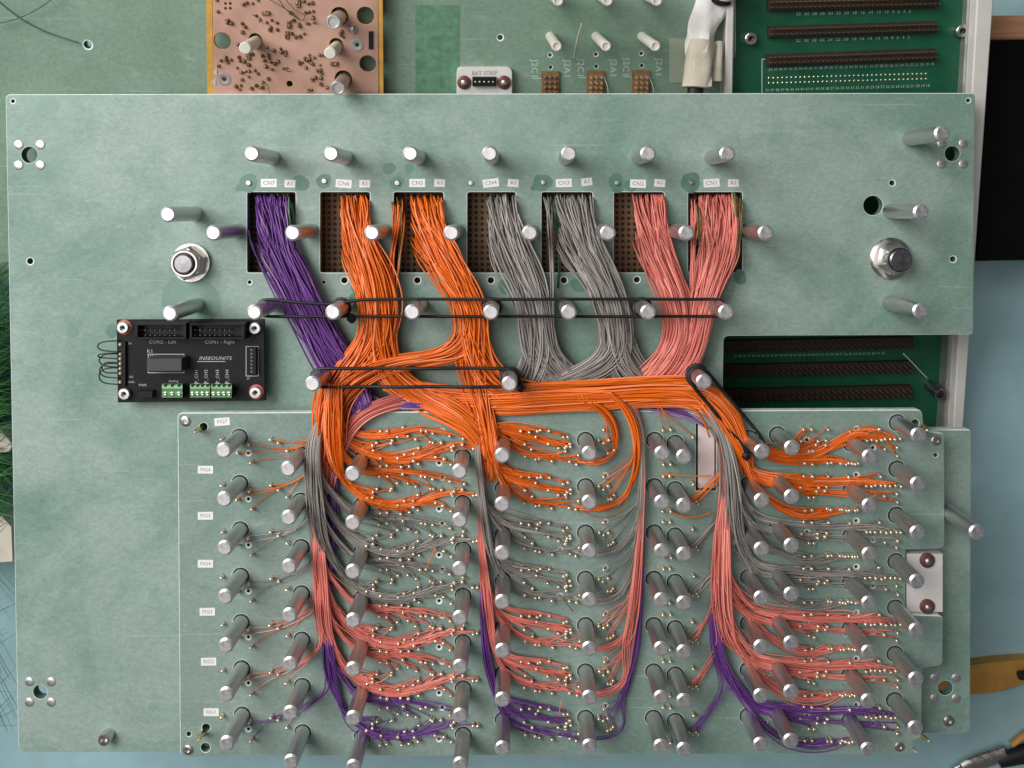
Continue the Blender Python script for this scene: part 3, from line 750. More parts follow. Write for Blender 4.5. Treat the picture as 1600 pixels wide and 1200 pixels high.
# ---- trunks that fan out to the pins on the pin plate
ROWC = ['orange', 'orange', 'grey', 'grey', 'salmon', 'salmon', 'purple']
zp = ZL
def trunk_at(tr, v):
    a = np.array(tr); return [float(np.interp(v, a[:, 1], a[:, k])) for k in range(5)]
fr_ = random.Random(5)
def route(trunk, leave, way, pin, zway, off=None, vstart=None):
    """one wire: down the trunk to v = leave, along the way points, to the pin"""
    a, b = fr_.uniform(-1, 1), fr_.uniform(-1, 1)
    if off is not None: a = 0.55 * off + 0.45 * a
    pts = []; v0 = trunk[0][1] if vstart is None else vstart; v = v0
    aa = a
    while v < leave - 12:
        u, _, z, hw, ht = trunk_at(trunk, v); aa = max(-1, min(1, aa + fr_.gauss(0, 0.12)))
        pts.append(P(u + aa * hw, v, z + b * ht)); v += 26
    u, _, z, hw, ht = trunk_at(trunk, leave)
    pts.append(P(u + aa * hw * 0.9, leave, z + b * ht * 0.8))
    jy = fr_.gauss(0, 1.0) if fr_.random() > 0.1 else fr_.gauss(0, 2.6); dep = fr_.uniform(10, 42)
    sgn = 1 if pin[0] > u else -1
    for (wu, wv) in way:
        if (pin[0] - wu) * sgn > dep:
            pts.append(P(wu + fr_.gauss(0, 2), wv + jy * 2.6 + fr_.gauss(0, 0.8), zway - 3 + abs(fr_.gauss(0, 2.5))))
    pts.append(P(pin[0] + fr_.gauss(0, .6), pin[1] + fr_.gauss(0, .8), zp + fr_.uniform(3, 6)))
    return smooth_path(pts, 6.0, 13)
def shift(way, d): return [(u, v + d) for u, v in way]
def fan(trunks, routes, colour, rows):
    out = []
    for k in rows:
        for (pins, side, fn) in routes:
            for t in [t for t in (pins[::3] if pins is CLOOP3 and colour == 'purple' else pins) for _ in range((3 if colour in ('orange', 'salmon') and side == 2 else side))]:
                q = fn(k, rowpt(t, k))
                if q is None: continue
                for w in (q if isinstance(q[0], np.ndarray) and q[0].ndim == 2 else [q]): out.append(w)
    return out
# trunk centre lines: (u, v, z, half width, half thickness)
TL = {'orange': [(514, 600, 50, 22, 12), (510, 640, 56, 24, 14), (512, 690, 56, 22, 13), (520, 740, 54, 18, 10), (528, 790, 50, 12, 8)],
      'grey':   [(528, 590, 20, 7, 4), (512, 628, 36, 6, 3), (497, 660, 48, 7, 5), (489, 692, 60, 11, 10), (488, 740, 62, 13, 12), (492, 800, 60, 15, 12), (500, 860, 56, 15, 10), (508, 920, 52, 12, 8)],
      'salmon': [(505, 640, 46, 12, 5), (500, 740, 44, 12, 6), (496, 830, 46, 9, 6), (497, 880, 50, 11, 9), (502, 930, 52, 13, 10), (506, 990, 52, 13, 9), (512, 1040, 50, 10, 6)],
      'purple': [(515, 640, 42, 12, 4), (514, 740, 41, 14, 4), (514, 840, 42, 14, 4), (508, 930, 42, 7, 4), (508, 980, 46, 9, 7), (512, 1040, 48, 12, 8), (518, 1090, 46, 12, 6)]}
TM = {'orange': [(742, 590, 28, 14, 5), (752, 632, 40, 16, 7), (764, 690, 56, 14, 9), (768, 740, 56, 10, 8), (774, 790, 52, 8, 6)],
      'grey':   [(750, 625, 26, 5, 4), (744, 660, 44, 4, 4), (744, 700, 52, 5, 6), (749, 760, 54, 6, 8), (754, 810, 54, 9, 9), (762, 860, 52, 9, 8), (770, 920, 48, 6, 5)],
      'salmon': [(748, 655, 42, 5, 3), (752, 760, 42, 5, 3), (750, 850, 44, 5, 5), (754, 890, 48, 8, 8), (760, 940, 50, 9, 8), (766, 1000, 48, 8, 6), (772, 1050, 46, 6, 4)],
      'purple': [(757, 880, 39, 4, 3), (751, 930, 42, 4, 4), (753, 980, 46, 6, 6), (758, 1030, 46, 8, 6), (770, 1080, 44, 8, 5), (785, 1110, 42, 7, 4)]}
TC = {'orange': [(950, 612, 50, 12, 8), (985, 640, 52, 12, 8), (998, 680, 54, 8, 8), (998, 720, 54, 7, 8), (990, 760, 52, 8, 7), (975, 790, 48, 8, 5)],
      'grey':   [(975, 622, 44, 8, 5), (1000, 655, 48, 7, 5), (1005, 720, 50, 5, 6), (1003, 790, 50, 6, 6), (998, 850, 50, 7, 6), (985, 900, 46, 8, 5)],
      'salmon': [(985, 625, 42, 8, 4), (1003, 660, 44, 5, 4), (1006, 740, 48, 4, 5), (1002, 820, 48, 5, 6), (997, 890, 50, 7, 7), (990, 960, 50, 9, 7), (980, 1010, 48, 9, 6)],
      'purple': [(1005, 790, 42, 3, 3), (1006, 840, 44, 4, 5), (1003, 940, 46, 5, 6), (996, 1020, 46, 7, 6), (980, 1080, 44, 10, 5), (958, 1120, 42, 8, 4)]}
TR = {'orange': [(1096, 622, 50, 10, 6), (1122, 650, 56, 14, 7), (1144, 690, 58, 12, 8), (1160, 725, 56, 11, 7), (1172, 760, 52, 9, 6)],
      'grey':   [(1088, 622, 44, 10, 5), (1114, 648, 52, 11, 7), (1133, 690, 57, 11, 8), (1140, 735, 60, 15, 11), (1142, 790, 60, 17, 12), (1148, 850, 54, 17, 9), (1156, 900, 48, 12, 6)],
      'salmon': [(1098, 626, 42, 7, 4), (1120, 655, 46, 6, 4), (1128, 700, 46, 6, 5), (1131, 745, 44, 6, 5), (1131, 790, 54, 8, 8), (1127, 850, 58, 14, 10), (1126, 910, 58, 16, 11), (1130, 970, 54, 16, 10), (1142, 1030, 48, 12, 6)],
      'purple': [(1126, 850, 40, 6, 3), (1121, 890, 42, 6, 3), (1116, 940, 44, 6, 4), (1116, 985, 50, 9, 7), (1126, 1040, 50, 12, 8), (1145, 1085, 46, 13, 6), (1170, 1120, 42, 12, 5)]}
# way points, row 0 and the shape shared by the later rows
WL_up0 = [(548, 676), (580, 682), (612, 679), (645, 668), (672, 667), (700, 674), (718, 680)]
WL_dn0 = [(540, 690), (566, 704), (600, 717), (632, 721), (660, 713), (685, 701), (705, 692), (728, 688)]
WL_up = [(556, 660), (580, 661), (615, 662), (650, 664), (680, 668), (700, 673)]
WL_dn = [(538, 688), (562, 706), (592, 720), (622, 724), (652, 716), (680, 706), (705, 700), (728, 698)]
def f_left_mid(k, pin):
    c = ROWC[k]; tr = TL[c]; d = ROWP * k; up = (pin[1] - d) < 690
    if k == 0: way = WL_up0 if up else WL_dn0; lv = 655 if up else 668
    else:
        way = shift(WL_up if up else WL_dn, d); lv = ((630 if up else 655) if k < 2 else (600 if up else 628)) + d
        if k == 1: way = shift(WL_up if up else WL_dn, d + (0 if up else -3))
    return route(tr, lv, way, pin, zp + 7, off=0.8)
def f_left_left(k, pin):
    c = ROWC[k]; d = ROWP * k
    way = [(470, 698), (440, 699), (415, 700), (398, 703)] if k == 0 else shift([(478, 672), (452, 687), (425, 695), (402, 698)], d)
    return route(TL[c], (680 if k == 0 else 650 + d), way, pin, zp + 6, off=-0.8)
def f_mid_r(k, pin):
    c = ROWC[k]; d = ROWP * k; rel = pin[1] - d
    if rel < 685: way = shift([(788, 664), (812, 668), (840, 671), (862, 674)], d)
    elif rel < 702: way = shift([(784, 672), (806, 681), (840, 686), (866, 690)], d)
    else: way = shift([(782, 684), (800, 700), (830, 711), (860, 716), (885, 717)], d)
    return route(TM[c], 640 + d + (24 if k == 0 else 0) + 6, way, pin, zp + 7, off=0.7)
def f_c_left(k, pin):
    c = ROWC[k]; d = ROWP * k
    if k == 0:
        way = [(958, 655), (965, 680), (962, 700)] if pin[1] < 695 else [(958, 655), (966, 685), (964, 705)]
        return route([(900, 618, 50, 14, 6), (935, 632, 50, 8, 6), (950, 645, 50, 6, 5)], 645, way, pin, zp + 7)
    return route(TC[c], 640 + d, shift([(972, 672), (962, 690)], d) if pin[1] - d > 690 else shift([(968, 668)], d), pin, zp + 7, off=-0.5)
T_CLOOP = [(900, 720), (904, 722), (898, 718), (906, 724)]
def f_c_loop(k, pin):
    c = ROWC[k]; d = ROWP * k
    if k == 0:
        return route([(900, 618, 50, 14, 6), (940, 632, 52, 9, 6), (957, 650, 52, 6, 5), (965, 680, 50, 4, 5)], 690, [(964, 706), (953, 720), (935, 726), (918, 725)], pin, zp + 8)
    return route(TC[c], 668 + d, shift([(980, 703), (962, 720), (940, 726), (920, 727)], d), pin, zp + 8, off=-0.3)
def f_c_right(k, pin):
    c = ROWC[k]; d = ROWP * k
    if k == 0:
        return route([(1020, 622, 48, 6, 4), (1030, 640, 48, 6, 4)], 640, [(pin[0] - 3, 652)], pin, zp + 8) if pin[1] < 690 else None
    return None
WR_up0 = [(1172, 692), (1200, 708), (1230, 716), (1262, 716), (1290, 704), (1318, 684), (1345, 674), (1372, 674), (1392, 680)]
WR_dn0 = [(1178, 700), (1205, 714), (1240, 719), (1275, 717), (1305, 714), (1325, 716)]
WR_up = [(1180, 668), (1215, 673), (1250, 678), (1290, 681), (1330, 678), (1365, 676), (1392, 680)]
WR_dn = [(1178, 688), (1200, 708), (1228, 728), (1258, 737), (1290, 735), (1315, 728)]
def f_right(k, pin):
    c = ROWC[k]; d = ROWP * k; rel = pin[1] - d
    if k == 0:
        if rel > 712: way, lv = WR_dn0, 690
        elif pin[0] > 1310: way, lv = WR_up0, 684
        else: way, lv = [(1180, 696), (1215, 712), (1240, 710)], 688
    else:
        if rel > 712: way, lv = shift(WR_dn, d), (645 if k < 2 else 632) + d
        elif rel < 692 and (pin[0] > 1310 or rel < 675): way, lv = shift(WR_up, d), (645 if k < 2 else 612) + d
        else: way, lv = shift([(1182, 680), (1212, 684), (1235, 692)], d), 648 + d
    return route(TR[c], lv, way, pin, zp + 7, off=0.7)
def f_right_left(k, pin):
    if k < 1: return None
    c = ROWC[k]; d = ROWP * (k - 1)
    pin = (pin[0], pin[1] - ROWP)
    return route(TR[c], 715 + d, [(1108, 755 + d), (1096, 772 + d)], pin, zp + 6, off=-0.8)
COLN = {'orange': 'orange', 'grey': 'grey', 'salmon': 'salmon pink', 'purple': 'violet'}
def pins2(T, n=1): return [t for t in T for _ in range(n)]
CLOOP3 = pins2(T_CLOOP, 3)
fans = [('left', TL, [(T_MID, 2, f_left_mid), (pins2(T_LEFT[1:], 1), 1, f_left_left)]),
        ('middle', TM, [(T_MR, 2, f_mid_r)]),
        ('centre', TC, [(pins2(T_CL, 1), 1, f_c_left), (CLOOP3, 1, f_c_loop), (T_CR, 1, f_c_right)]),
        ('right', TR, [(T_R, 2, f_right), (pins2(T_RL, 2), 1, f_right_left)])]
PLACE = {'left': 'from the leftmost trunk', 'middle': 'from the second trunk from the left',
         'centre': 'from the third trunk from the left', 'right': 'from the rightmost trunk'}
for nm, tr, routes in fans:
    for c in ('purple', 'salmon', 'grey', 'orange'):
        rows = [k for k in range(7) if ROWC[k] == c]
        segs = []
        for k in rows:
            ps = fan(tr, routes, c, [k])
            if ps: segs.append(('wires', ps))
        wires_thing('wire_fan', f'{COLN[c]} wires fanning out to solder pins {PLACE[nm]}', 'wire fans on the pin plate', segs, 'wire_' + c, {'orange': 1.15, 'grey': 1.1, 'salmon': 1.15, 'purple': 1.1}[c], 4, tip=0.62)
# stray single wires
def loose(name, label, pts, matn, r=0.9, it=6):
    p = smooth_path([P(*q) for q in pts], 6, it); V, F = tube(p, r, 6)
    return emit(name, (V, F, None, np.full(len(V), 1.0)), matn, None, True, label=label, cat='wire')
loose('loose_wire', 'thin salmon wire stub sticking out between the bottom purple pins', [(873, 1120, 45), (877, 1095, 50)], 'wire_salmon')
loose('loose_wire', 'short orange wire bridging pins left of the second trunk, among grey wires', [(679, 856, 46), (675, 870, 48), (668, 886, 45)], 'wire_orange')
loose('loose_wire', 'brown wire stub leaning from the grey pins left of the third trunk', [(876, 932, 45), (886, 944, 46), (895, 955, 46)], 'wire_olive')
loose('loose_wire', 'thin orange wire running left from the rightmost trunk to two pins', [(1110, 744, 52), (1080, 744, 46), (1050, 741, 42), (1034, 742, 42)], 'wire_orange')
loose('loose_wire', 'thin orange wire curving left under the white block to a pin', [(1112, 800, 46), (1090, 810, 44), (1060, 807, 42), (1045, 797, 42)], 'wire_orange', 1.2)

# ================================================================== ELASTIC CORDS round posts
def cord(a, b, rr, z, label, r=2.2, sag=None, knots=()):
    A = post_xy(*a)[:2]; B = post_xy(*b)[:2]; d = B - A; L = np.linalg.norm(d); d /= L; nn = np.array([-d[1], d[0]])
    pts = []
    for k in range(9):
        t = math.pi / 2 + math.pi * k / 8; pts.append(np.array([*(A + rr * (math.cos(t) * d + math.sin(t) * nn)), z]))
    m = 14
    for k in range(1, m):
        q = A + d * L * k / m - nn * rr; pts.append(np.array([*q, z + 2 * math.sin(k * 1.3)]))
    for k in range(9):
        t = -math.pi / 2 + math.pi * k / 8; pts.append(np.array([*(B + rr * (math.cos(t) * d + math.sin(t) * nn)), z]))
    for k in range(1, m):
        s = 1 - k / m; q = A + d * L * s + nn * (rr - (sag * math.exp(-((s - 0.12) / 0.06) ** 2) if sag else 0)); pts.append(np.array([*q, z + 2 * math.cos(k)]))
    pts.append(pts[0]); p = resample(pts, 5)[:-1]
    for _ in range(3): p = 0.25 * np.roll(p, 1, 0) + 0.5 * p + 0.25 * np.roll(p, -1, 0)
    t = thing('elastic_cord', label, 'cord', (*((A + B) / 2), z - r), 'black elastic cords')
    emit('loop', tube(p, r * 1.2, 8, True), 'black_rubber', t, True)
    for (u, v, kind) in knots:
        if kind == 'ring':
            c = post_xy(u, v); an = np.linspace(0, 2 * math.pi, 28)[:-1]
            q = np.stack([c[0] + (rr - 0.2) * np.cos(an), c[1] + (rr + 0.2) * np.sin(an), z - 7 + 2 * np.sin(an * 2)], 1)
            emit('wrap', tube(q, r * 1.2, 8, True), 'black_rubber', t, True)
        else:
            c = P(u, v, z); V, F, _ = lathe(c, [(2, -6), (6, -3.5), (7.5, 0.5), (5.5, 4), (2, 6)], 10, axis=(0.6, 0.3, 1)); V += rng.normal(0, 0.7, V.shape)
            emit('knot', (V, F), 'black_rubber', t, True)
    return t
cord((397, 488), (1135, 488), 13.0, 52, 'long black elastic cord stretched across all the looms below the windows', 2.0, sag=9, knots=[(549, 497, 'k'), (520, 488, 'ring'), (767, 488, 'ring'), (1013, 488, 'ring')])
cord((488, 600), (796, 600), 14.0, 60, 'short black elastic cord stretched across the two orange looms', 2.2, knots=[(813, 605, 'k'), (796, 600, 'ring')])
cord((1100, 597), (1191, 706), 15.0, 62, 'diagonal black elastic cord holding the orange loom at the right', 2.3, knots=[(1166, 712, 'k'), (1100, 597, 'ring')])

# ================================================================== BLACK CONTROL BOARD
CB = flat(26)
cb = thing('control_board', 'small black circuit board with green terminals left of the wire looms', 'circuit board', P(298, 628, 18))
out = uvl(CB, [(182, 500), (412, 499), (414, 626), (184, 629)])
emit('circuit_board', plate(CB, out, [], 8, 0.4), ['black_pcb', 'black_pcb'], cb)
for u, v in [(194, 513), (400, 513), (197, 614), (401, 614)]:
    emit('standoff', lathe(P(u, v, 18), [(7, -17.8), (7, -0.2)], 12), 'aluminium', cb, True)
for i, (u, v) in enumerate([(195, 511), (400, 512), (197, 614), (401, 612)]):
    p = P(u, v, 26)
    if i in (0, 3):
        emit('red_washer', lathe(p, [(11.5, 0.05), (11.5, 1.6), (10, 2.2)], 22), 'red_fibre', cb, True)
    s = emit('screw', lathe(p, [(9, 2.0), (9, 6), (8, 8), (4.2, 8.2), (3.4, 4), (0.01, 4)], 20, caps=False), 'aluminium_face', cb, True)
    emit('socket', lathe(p, [(3.3, 4.1), (0.01, 4.3)], 6, caps=False), 'black_plastic', s)
for (a, b) in [(211, 291), (296, 382)]:
    h = emit('box_header', boxr(a, 508, b, 529, CB, 0.1, 6, 0.5), 'black_plastic', cb)
    for q in [(a, 505, b, 508.5), (a, 527, b, 530), (a, 508.6, a + 4, 526.9), (b - 5, 508.6, b, 526.9)]:
        emit('header_wall', boxr(*q, CB, 0.2, 22, 0.4), 'black_plastic', h)
    g = []
    for c in range(8):
        for r in (514, 522): g.append(lathe(P(a + 13 + c * 7.6, r, 32), [(1.0, -0.5), (1.0, 9), (0.4, 10.5)], 6))
    emit('header_pins', join(g), 'steel', h, kind='stuff')
text('CON2 - Left', 254, 534.5, 7.6, CB, 0.25, 'white_ink', cb)
text('CON1 - Right', 343, 534.5, 7.6, CB, 0.25, 'white_ink', cb)
emit('relay', boxr(229, 560, 284, 580.5, CB, 0.1, 24, 1.0), 'relay_plastic', cb)
text('K1', 234.5, 549, 8, CB, 0.25, 'white_ink', cb)
def frame_lines(u0, v0, u1, v1, fr, h, w, parent, matn='white_ink', sides='tblr'):
    g = []
    if 't' in sides: g.append(boxr(u0, v0, u1, v0 + w, fr, h, h + 0.2))
    if 'b' in sides: g.append(boxr(u0, v1 - w, u1, v1, fr, h, h + 0.2))
    if 'l' in sides: g.append(boxr(u0, v0 + w, u0 + w, v1 - w, fr, h, h + 0.2))
    if 'r' in sides: g.append(boxr(u1 - w, v0 + w, u1, v1 - w, fr, h, h + 0.2))
    emit('outline', join([(a, b, None) for a, b in g]), matn, parent)
frame_lines(231, 553, 288, 583, CB, 0.1, 1.1, cb)
text('C7 3', 239, 557, 5, CB, 0.25, 'white_ink', cb); text('4 1', 278, 557, 5, CB, 0.25, 'white_ink', cb)
text('INSEOUNITS', 336, 560, 7.5, CB, 0.25, 'white_ink', cb, sx=1.15, shear=0.3)
emit('underline', boxr(308, 564.4, 352, 565.4, CB, 0.1, 0.3), 'white_ink', cb)
for i, u in enumerate((307, 322, 340, 355)):
    text('P_CH%d' % (i + 1), u, 588, 7, CB, 0.25, 'white_ink', cb, rot=math.pi / 2)
    emit('tick_mark', boxr(u - 4, 598.5, u + 4, 599.6, CB, 0.1, 0.3), 'white_ink', cb)
text('Analog', 271, 595.5, 5.2, CB, 0.25, 'white_ink', cb)
text('PWR', 223, 602, 5.5, CB, 0.25, 'white_ink', cb)
text('5V', 203, 537, 4.5, CB, 0.25, 'white_ink', cb); text('SIG', 205, 589, 4.5, CB, 0.25, 'white_ink', cb); text('GND', 205, 597, 4.5, CB, 0.25, 'white_ink', cb)
emit('power_socket', boxr(216, 611, 238, 622, CB, 0.1, 10, 0.8), 'black_plastic', cb)
emit('side_header', boxr(388, 543, 400, 585, CB, 0.1, 8, 0.6), 'black_plastic', cb)
g = [lathe(P(393, 547 + 5.6 * i, 34), [(1.3, -0.3), (1.3, 0.5)], 6) for i in range(7)]
emit('side_header_contacts', join(g), 'grey_ink', cb, kind='stuff')
frame_lines(384, 541, 404, 588, CB, 0.1, 1.0, cb)
text('J2', 388, 591, 5, CB, 0.25, 'white_ink', cb)
for (a, b, npos) in [(253, 285, 3), (297, 328, 4), (330, 362, 4)]:
    # rounded terminal block: an extruded profile
    prof = [(599.5, 0.2), (599.5, 18), (602, 24), (607, 25), (612, 21), (616, 20), (621, 17), (622, 0.2)]
    V = [P(uu, v, 26 + h * 1.0) for uu in (a, b) for v, h in prof]; n_ = len(prof)
    F = [(i, (i + 1) % n_, n_ + (i + 1) % n_, n_ + i) for i in range(n_)] + [tuple(range(n_))[::-1], tuple(range(n_, 2 * n_))]
    t = emit('terminal_block', fixn(np.array(V), F), 'terminal_green', cb)
    w = (b - a) / npos
    for i in range(npos):
        u = a + w * (i + 0.5)
        emit('clamp_screw', lathe(P(u, 615, 46), [(2.9, -2), (2.9, 1.0), (2.0, 1.4), (0.01, 0.9)], 12, caps=False), 'steel', t, True)
        emit('wire_slot', boxr(u - 2.2, 601, u + 2.2, 604.5, flat(50), -3, 0.6), 'black_plastic', t)
lh = emit('edge_header', boxr(185, 534, 196, 604, CB, 0.1, 5, 0.5), 'black_plastic', cb)
for v in (538, 553, 560.5, 568, 575.5, 583, 597):
    emit('solder_joint', lathe(P(188.5, v, 31), [(3.0, 0), (2.6, 2), (1.2, 3.2)], 10), 'solder', lh, True)
for i, (v0, v1, x, b) in enumerate([(533, 549, 151, 0), (552, 560, 150, 1), (553, 573, 154, 0), (568, 590, 155, 1), (575, 600, 154, 0), (583, 566, 158, 1)]):
    pts = [P(188, v0, 32), P(176, v0 - 0.5, 36), P(162, v0 + 0.5, 38), P(x, v0 * .72 + v1 * .28, 38), P(x, v0 * .28 + v1 * .72, 36), P(162, v1 - 0.5, 34), P(176, v1, 33), P(188, v1 + 1, 32)]
    V, F = tube(smooth_path(pts, 3.5, 5), 1.0, 6)
    emit('jumper_wire', (V, F, None, np.ones(len(V))), 'wire_black', cb, True)

# ================================================================== WHITE BLOCKS
wb = thing('white_block', 'white plastic block with two brown screws in the right notch of the pin plate', 'block', P(1445, 957, 0))
emit('body', boxr(1417, 866, 1474, 957, flat(30), -29.8, 0, 1.2), 'white_plastic', wb)
for v in (875, 947):
    s = emit('brown_washer', lathe(P(1448, v, 30), [(11.5, 0.1), (11.5, 2.5), (8, 4.2), (5, 4.4)], 22), 'brown_fibre', wb, True)
    emit('screw', lathe(P(1448, v, 30), [(5.5, 4.2), (5.2, 6.5), (3.2, 8), (0.01, 8.3)], 16, caps=False), 'steel', s, True)
wb2 = thing('white_block', 'white plastic block showing through the small window at the rightmost trunk', 'block', P(1103, 767, 0))
emit('body', boxr(1091, 658, 1117, 763, flat(32), -31.8, 0, 1.0), 'pink_plastic', wb2)

# ================================================================== REAR PLATE and what sits on it
rear = thing('rear_plate', 'tilted green laminate plate behind the large one along the top', 'plate', REAR.w(560, 440, -14))
ro = uvl(REAR, [(-180, -260), (1150, -260), (1150, 440), (-180, 440)])
rh = [(circle2(REAR.loc(137, 70), 6.2, 14), 2.0), (circle2(REAR.loc(781.5, 58.5), 4.2, 14), 2.0)]
for u in (859.5, 931, 1002):
    rh.append((circle2(REAR.loc(u, 86 - (u - 860) * 0.018), 3.0, 12), 1.4)); rh.append((circle2(REAR.loc(u + .7, 105 - (u - 860) * 0.018), 3.2, 12), 0.8))
emit('laminate_sheet', plate(REAR, ro, rh, 14, 1.5), ['rear_laminate', 'cut_edge', 'shaded_hole_wall'], rear)
emit('tape_mark', boxr(649, 8, 718.5, 160, REAR, 0.05, 0.3), 'tape_residue', rear)
for u in (859, 931, 1002):
    dv = -(u - 860) * 0.018
    for (tx, lab) in ((-24, 'J2C1'), (27, 'J2A1')):
        text(lab, u + tx, 108 + dv, 15, REAR, 0.25, 'pale_ink', rear, rot=-math.pi / 2)
    emit('engraved_line', boxr(u - 27, 122 + dv, u - 14, 123.2 + dv, REAR, 0.05, 0.25), 'pale_ink', rear)
    emit('engraved_line', boxr(u + 14.5, 113 + dv, u + 15.7, 126 + dv, REAR, 0.05, 0.25), 'pale_ink', rear)
# white nylon posts
def nylon(u, v, tu, tv, L):
    a = REAR.w(u, v); prof = [(7.6, 0), (7.6, L - 1), (6.8, L), (4.8, L), (4.4, L - 1.5), (0.01, L - 1.5)]
    emit('nylon_post', lathe(a, prof, 20, axis=REAR.n, caps=False), 'ivory_plastic', rear, True)
for du in (860, 931.5, 1003):
    nylon(du, 57, 0, 0, 105); nylon(du + 2, -9, 0, 0, 105)
# three pin sockets
for i, u in enumerate((860, 931, 1002)):
    t = thing('pin_socket', ['olive three-column socket without solder, leftmost of the three near the top', 'brown socket with bright soldered pins, middle of the three near the top', 'brown socket with bright soldered pins, rightmost of the three near the top'][i],
              'connector', REAR.w(u, 148), 'pin sockets on the rear plate')
    emit('body', boxr(u - 14, 112 - i * 0.8, u + 14, 175, REAR, 0.1, 5, 0.6), 'perf_brown', t)
    for r in range(6):
        for c in range(3):
            p = REAR.w(u - 7.5 + c * 8, 121 + r * 8.2, 5)
            emit('pin', lathe(p, [(3.0, 0.02), (2.6, 3), (1.6, 8 if i else 4)], 8, axis=REAR.n), 'solder' if i else 'burnt_solder', t, True)
    if i:
        pts = [REAR.w(u + 12, 120, 6), REAR.w(u + 18, 132, 12), REAR.w(u + 20, 150, 10)]
        V, F = tube(smooth_path(pts, 4, 3), 0.7, 6); emit('loose_strand', (V, F, None, np.ones(len(V))), 'wire_pale', t, True)
pts = [REAR.w(909, 37, 60), REAR.w(903, 58, 40), REAR.w(896, 93, 5)]
V, F = tube(smooth_path(pts, 5, 3), 1.5, 6)
emit('loose_wire', (V, F, None, np.ones(len(V))), 'wire_pale', None, True, label='stiff pale green wire stub standing between the white posts at the top', cat='wire')
# battery strip connector
bs = thing('strip_connector', 'small white connector plate marked BAT STRIP at the top centre', 'connector', REAR.w(757, 150))
emit('body', plate(Frame(REAR.w(757, 128, 14), math.radians(19), math.radians(3)), rounded(uvl(REAR, [(714, 106), (800, 106), (800, 162), (714, 162)]) - REAR.loc(757, 128), 9), [], 13.8, 1.0), ['white_plastic', 'white_plastic'], bs)
text('BAT STRIP', 757, 114.5, 8.6, REAR, 14.3, 'grey_ink', bs)
emit('socket_strip', boxr(738, 121, 775, 135, REAR, 14.1, 22, 0.6), 'black_plastic', bs)
for i in range(5): emit('contact', lathe(REAR.w(743 + i * 6.9, 128, 22), [(1.7, 0.05), (1.5, 1.2), (0.4, 1.8)], 8, axis=REAR.n), 'steel', bs, True)
for u in (725, 787.5):
    p = REAR.w(u, 128.5, 14)
    s = emit('brown_washer', lathe(p, [(11, 0.1), (11, 2.5), (8, 4.2), (5, 4.3)], 22, axis=REAR.n), 'brown_fibre', bs, True)
    emit('screw', lathe(p, [(5.5, 4.2), (5, 7), (2, 8.3), (0.01, 8.3)], 16, axis=REAR.n, caps=False), 'steel', s, True)

# ------------------------------------------------------------------ copper board
CBZ = 26.0
CF = Frame(REAR.w(460, 70, CBZ), math.radians(19), math.radians(3))
cp = thing('copper_board', 'bare copper circuit board dotted with solder joints at the top left', 'circuit board', REAR.w(460, 150, CBZ - 8))
co_ = uvl(CF, [(331, -120), (590, -120), (592, 158), (333, 158)])
chs = [(circle2(CF.loc(u, v), r, 22), 0.6) for u, v, r in [(347.5, 64, 13.2), (399, 63, 10.8), (530.5, 25, 13.6), (571, 24.5, 13.4), (525.5, 70.5, 11), (574.5, 99.5, 13), (536.5, 123.5, 13.8), (452.5, 131, 5)]]
chs += [(circle2(CF.loc(u, v), 2.3, 8), 0.3) for u in (352.5, 360) for v in (-2, 5.5, 13)]
emit('copper_sheet', plate(CF, co_, chs, 7, 0.6), ['copper', 'board_edge', 'board_edge'], cp)
for a, b in ((321.5, 330.6), (590.6, 597)):
    emit('board_border', boxq([(a + 2.5, 158), (b + 2.2, 158), (b - .3, -120), (a - 1, -120)], CF, -7, -0.6), 'board_edge', cp)
jr = random.Random(9); g = []
jl = [(340, 19), (386, 5), (394, 5), (415, 20), (420, 21), (400, 25.5), (357, 36), (362, 36.5), (379, 36), (384, 43), (379.5, 51.5), (416, 36), (433, 35), (424, 43), (422, 47), (451, 37), (452, 41), (448, 53), (448, 57), (468, 37), (469, 41), (476, 52), (469, 57.5),
      (477, 20), (488, 5), (489, 17.5), (490, 28), (491, 35), (480, 37), (466, 6), (467, 2), (371, 69), (417, 74.5), (428, 80), (438, 76), (439, 81.5), (447, 87), (388, 87), (389, 90), (346, 93.5), (353, 93.5), (362, 94.5), (375, 95), (381, 95.5), (389, 101), (341, 104), (371, 105.5),
      (377, 113), (383, 110.5), (388, 110.5), (397, 110.5), (388, 120), (420, 87), (421, 92), (423, 98), (430, 100), (416, 104), (426, 108.5), (443, 107), (451, 109.5), (466, 96.5), (473, 97), (477, 91), (480, 94), (484, 92), (492, 90), (499, 86.5), (489, 101.5), (478, 105), (500, 102), (497, 111), (501, 109),
      (502, 116), (501, 123), (502, 131), (488, 125), (522, 100.5), (526, 100.5), (376, 134), (400, 133), (411, 128), (409, 137), (375, 140), (512, 137), (533, 52), (536, 57), (534, 50), (338, 1), (487, 141), (455, 20)]
jl += [(u + jr.choice((-1, 1)) * jr.uniform(5, 9), v + jr.uniform(-6, 6)) for u, v in jl if jr.random() < 0.5 and 345 < u < 505]
for u, v in jl:
    r = jr.uniform(2.2, 3.8); V, F, I = lathe(CF.w(u + jr.uniform(-1, 1), v + jr.uniform(-1, 1)), [(r, 0.05), (r * 0.92, r * 0.5), (r * 0.6, r * 1.0), (r * 0.25, r * 1.25)], 9, axis=CF.n + rng.normal(0, 0.18, 3)); g.append((V, F, I))
    if jr.random() < 0.45:
        p = CF.w(u, v, r); g.append(lathe(p, [(0.8, 0), (0.7, jr.uniform(3, 7))], 6, axis=CF.n + rng.normal(0, 0.5, 3)))
emit('solder_joints', join(g), 'burnt_solder', cp, True, kind='stuff')
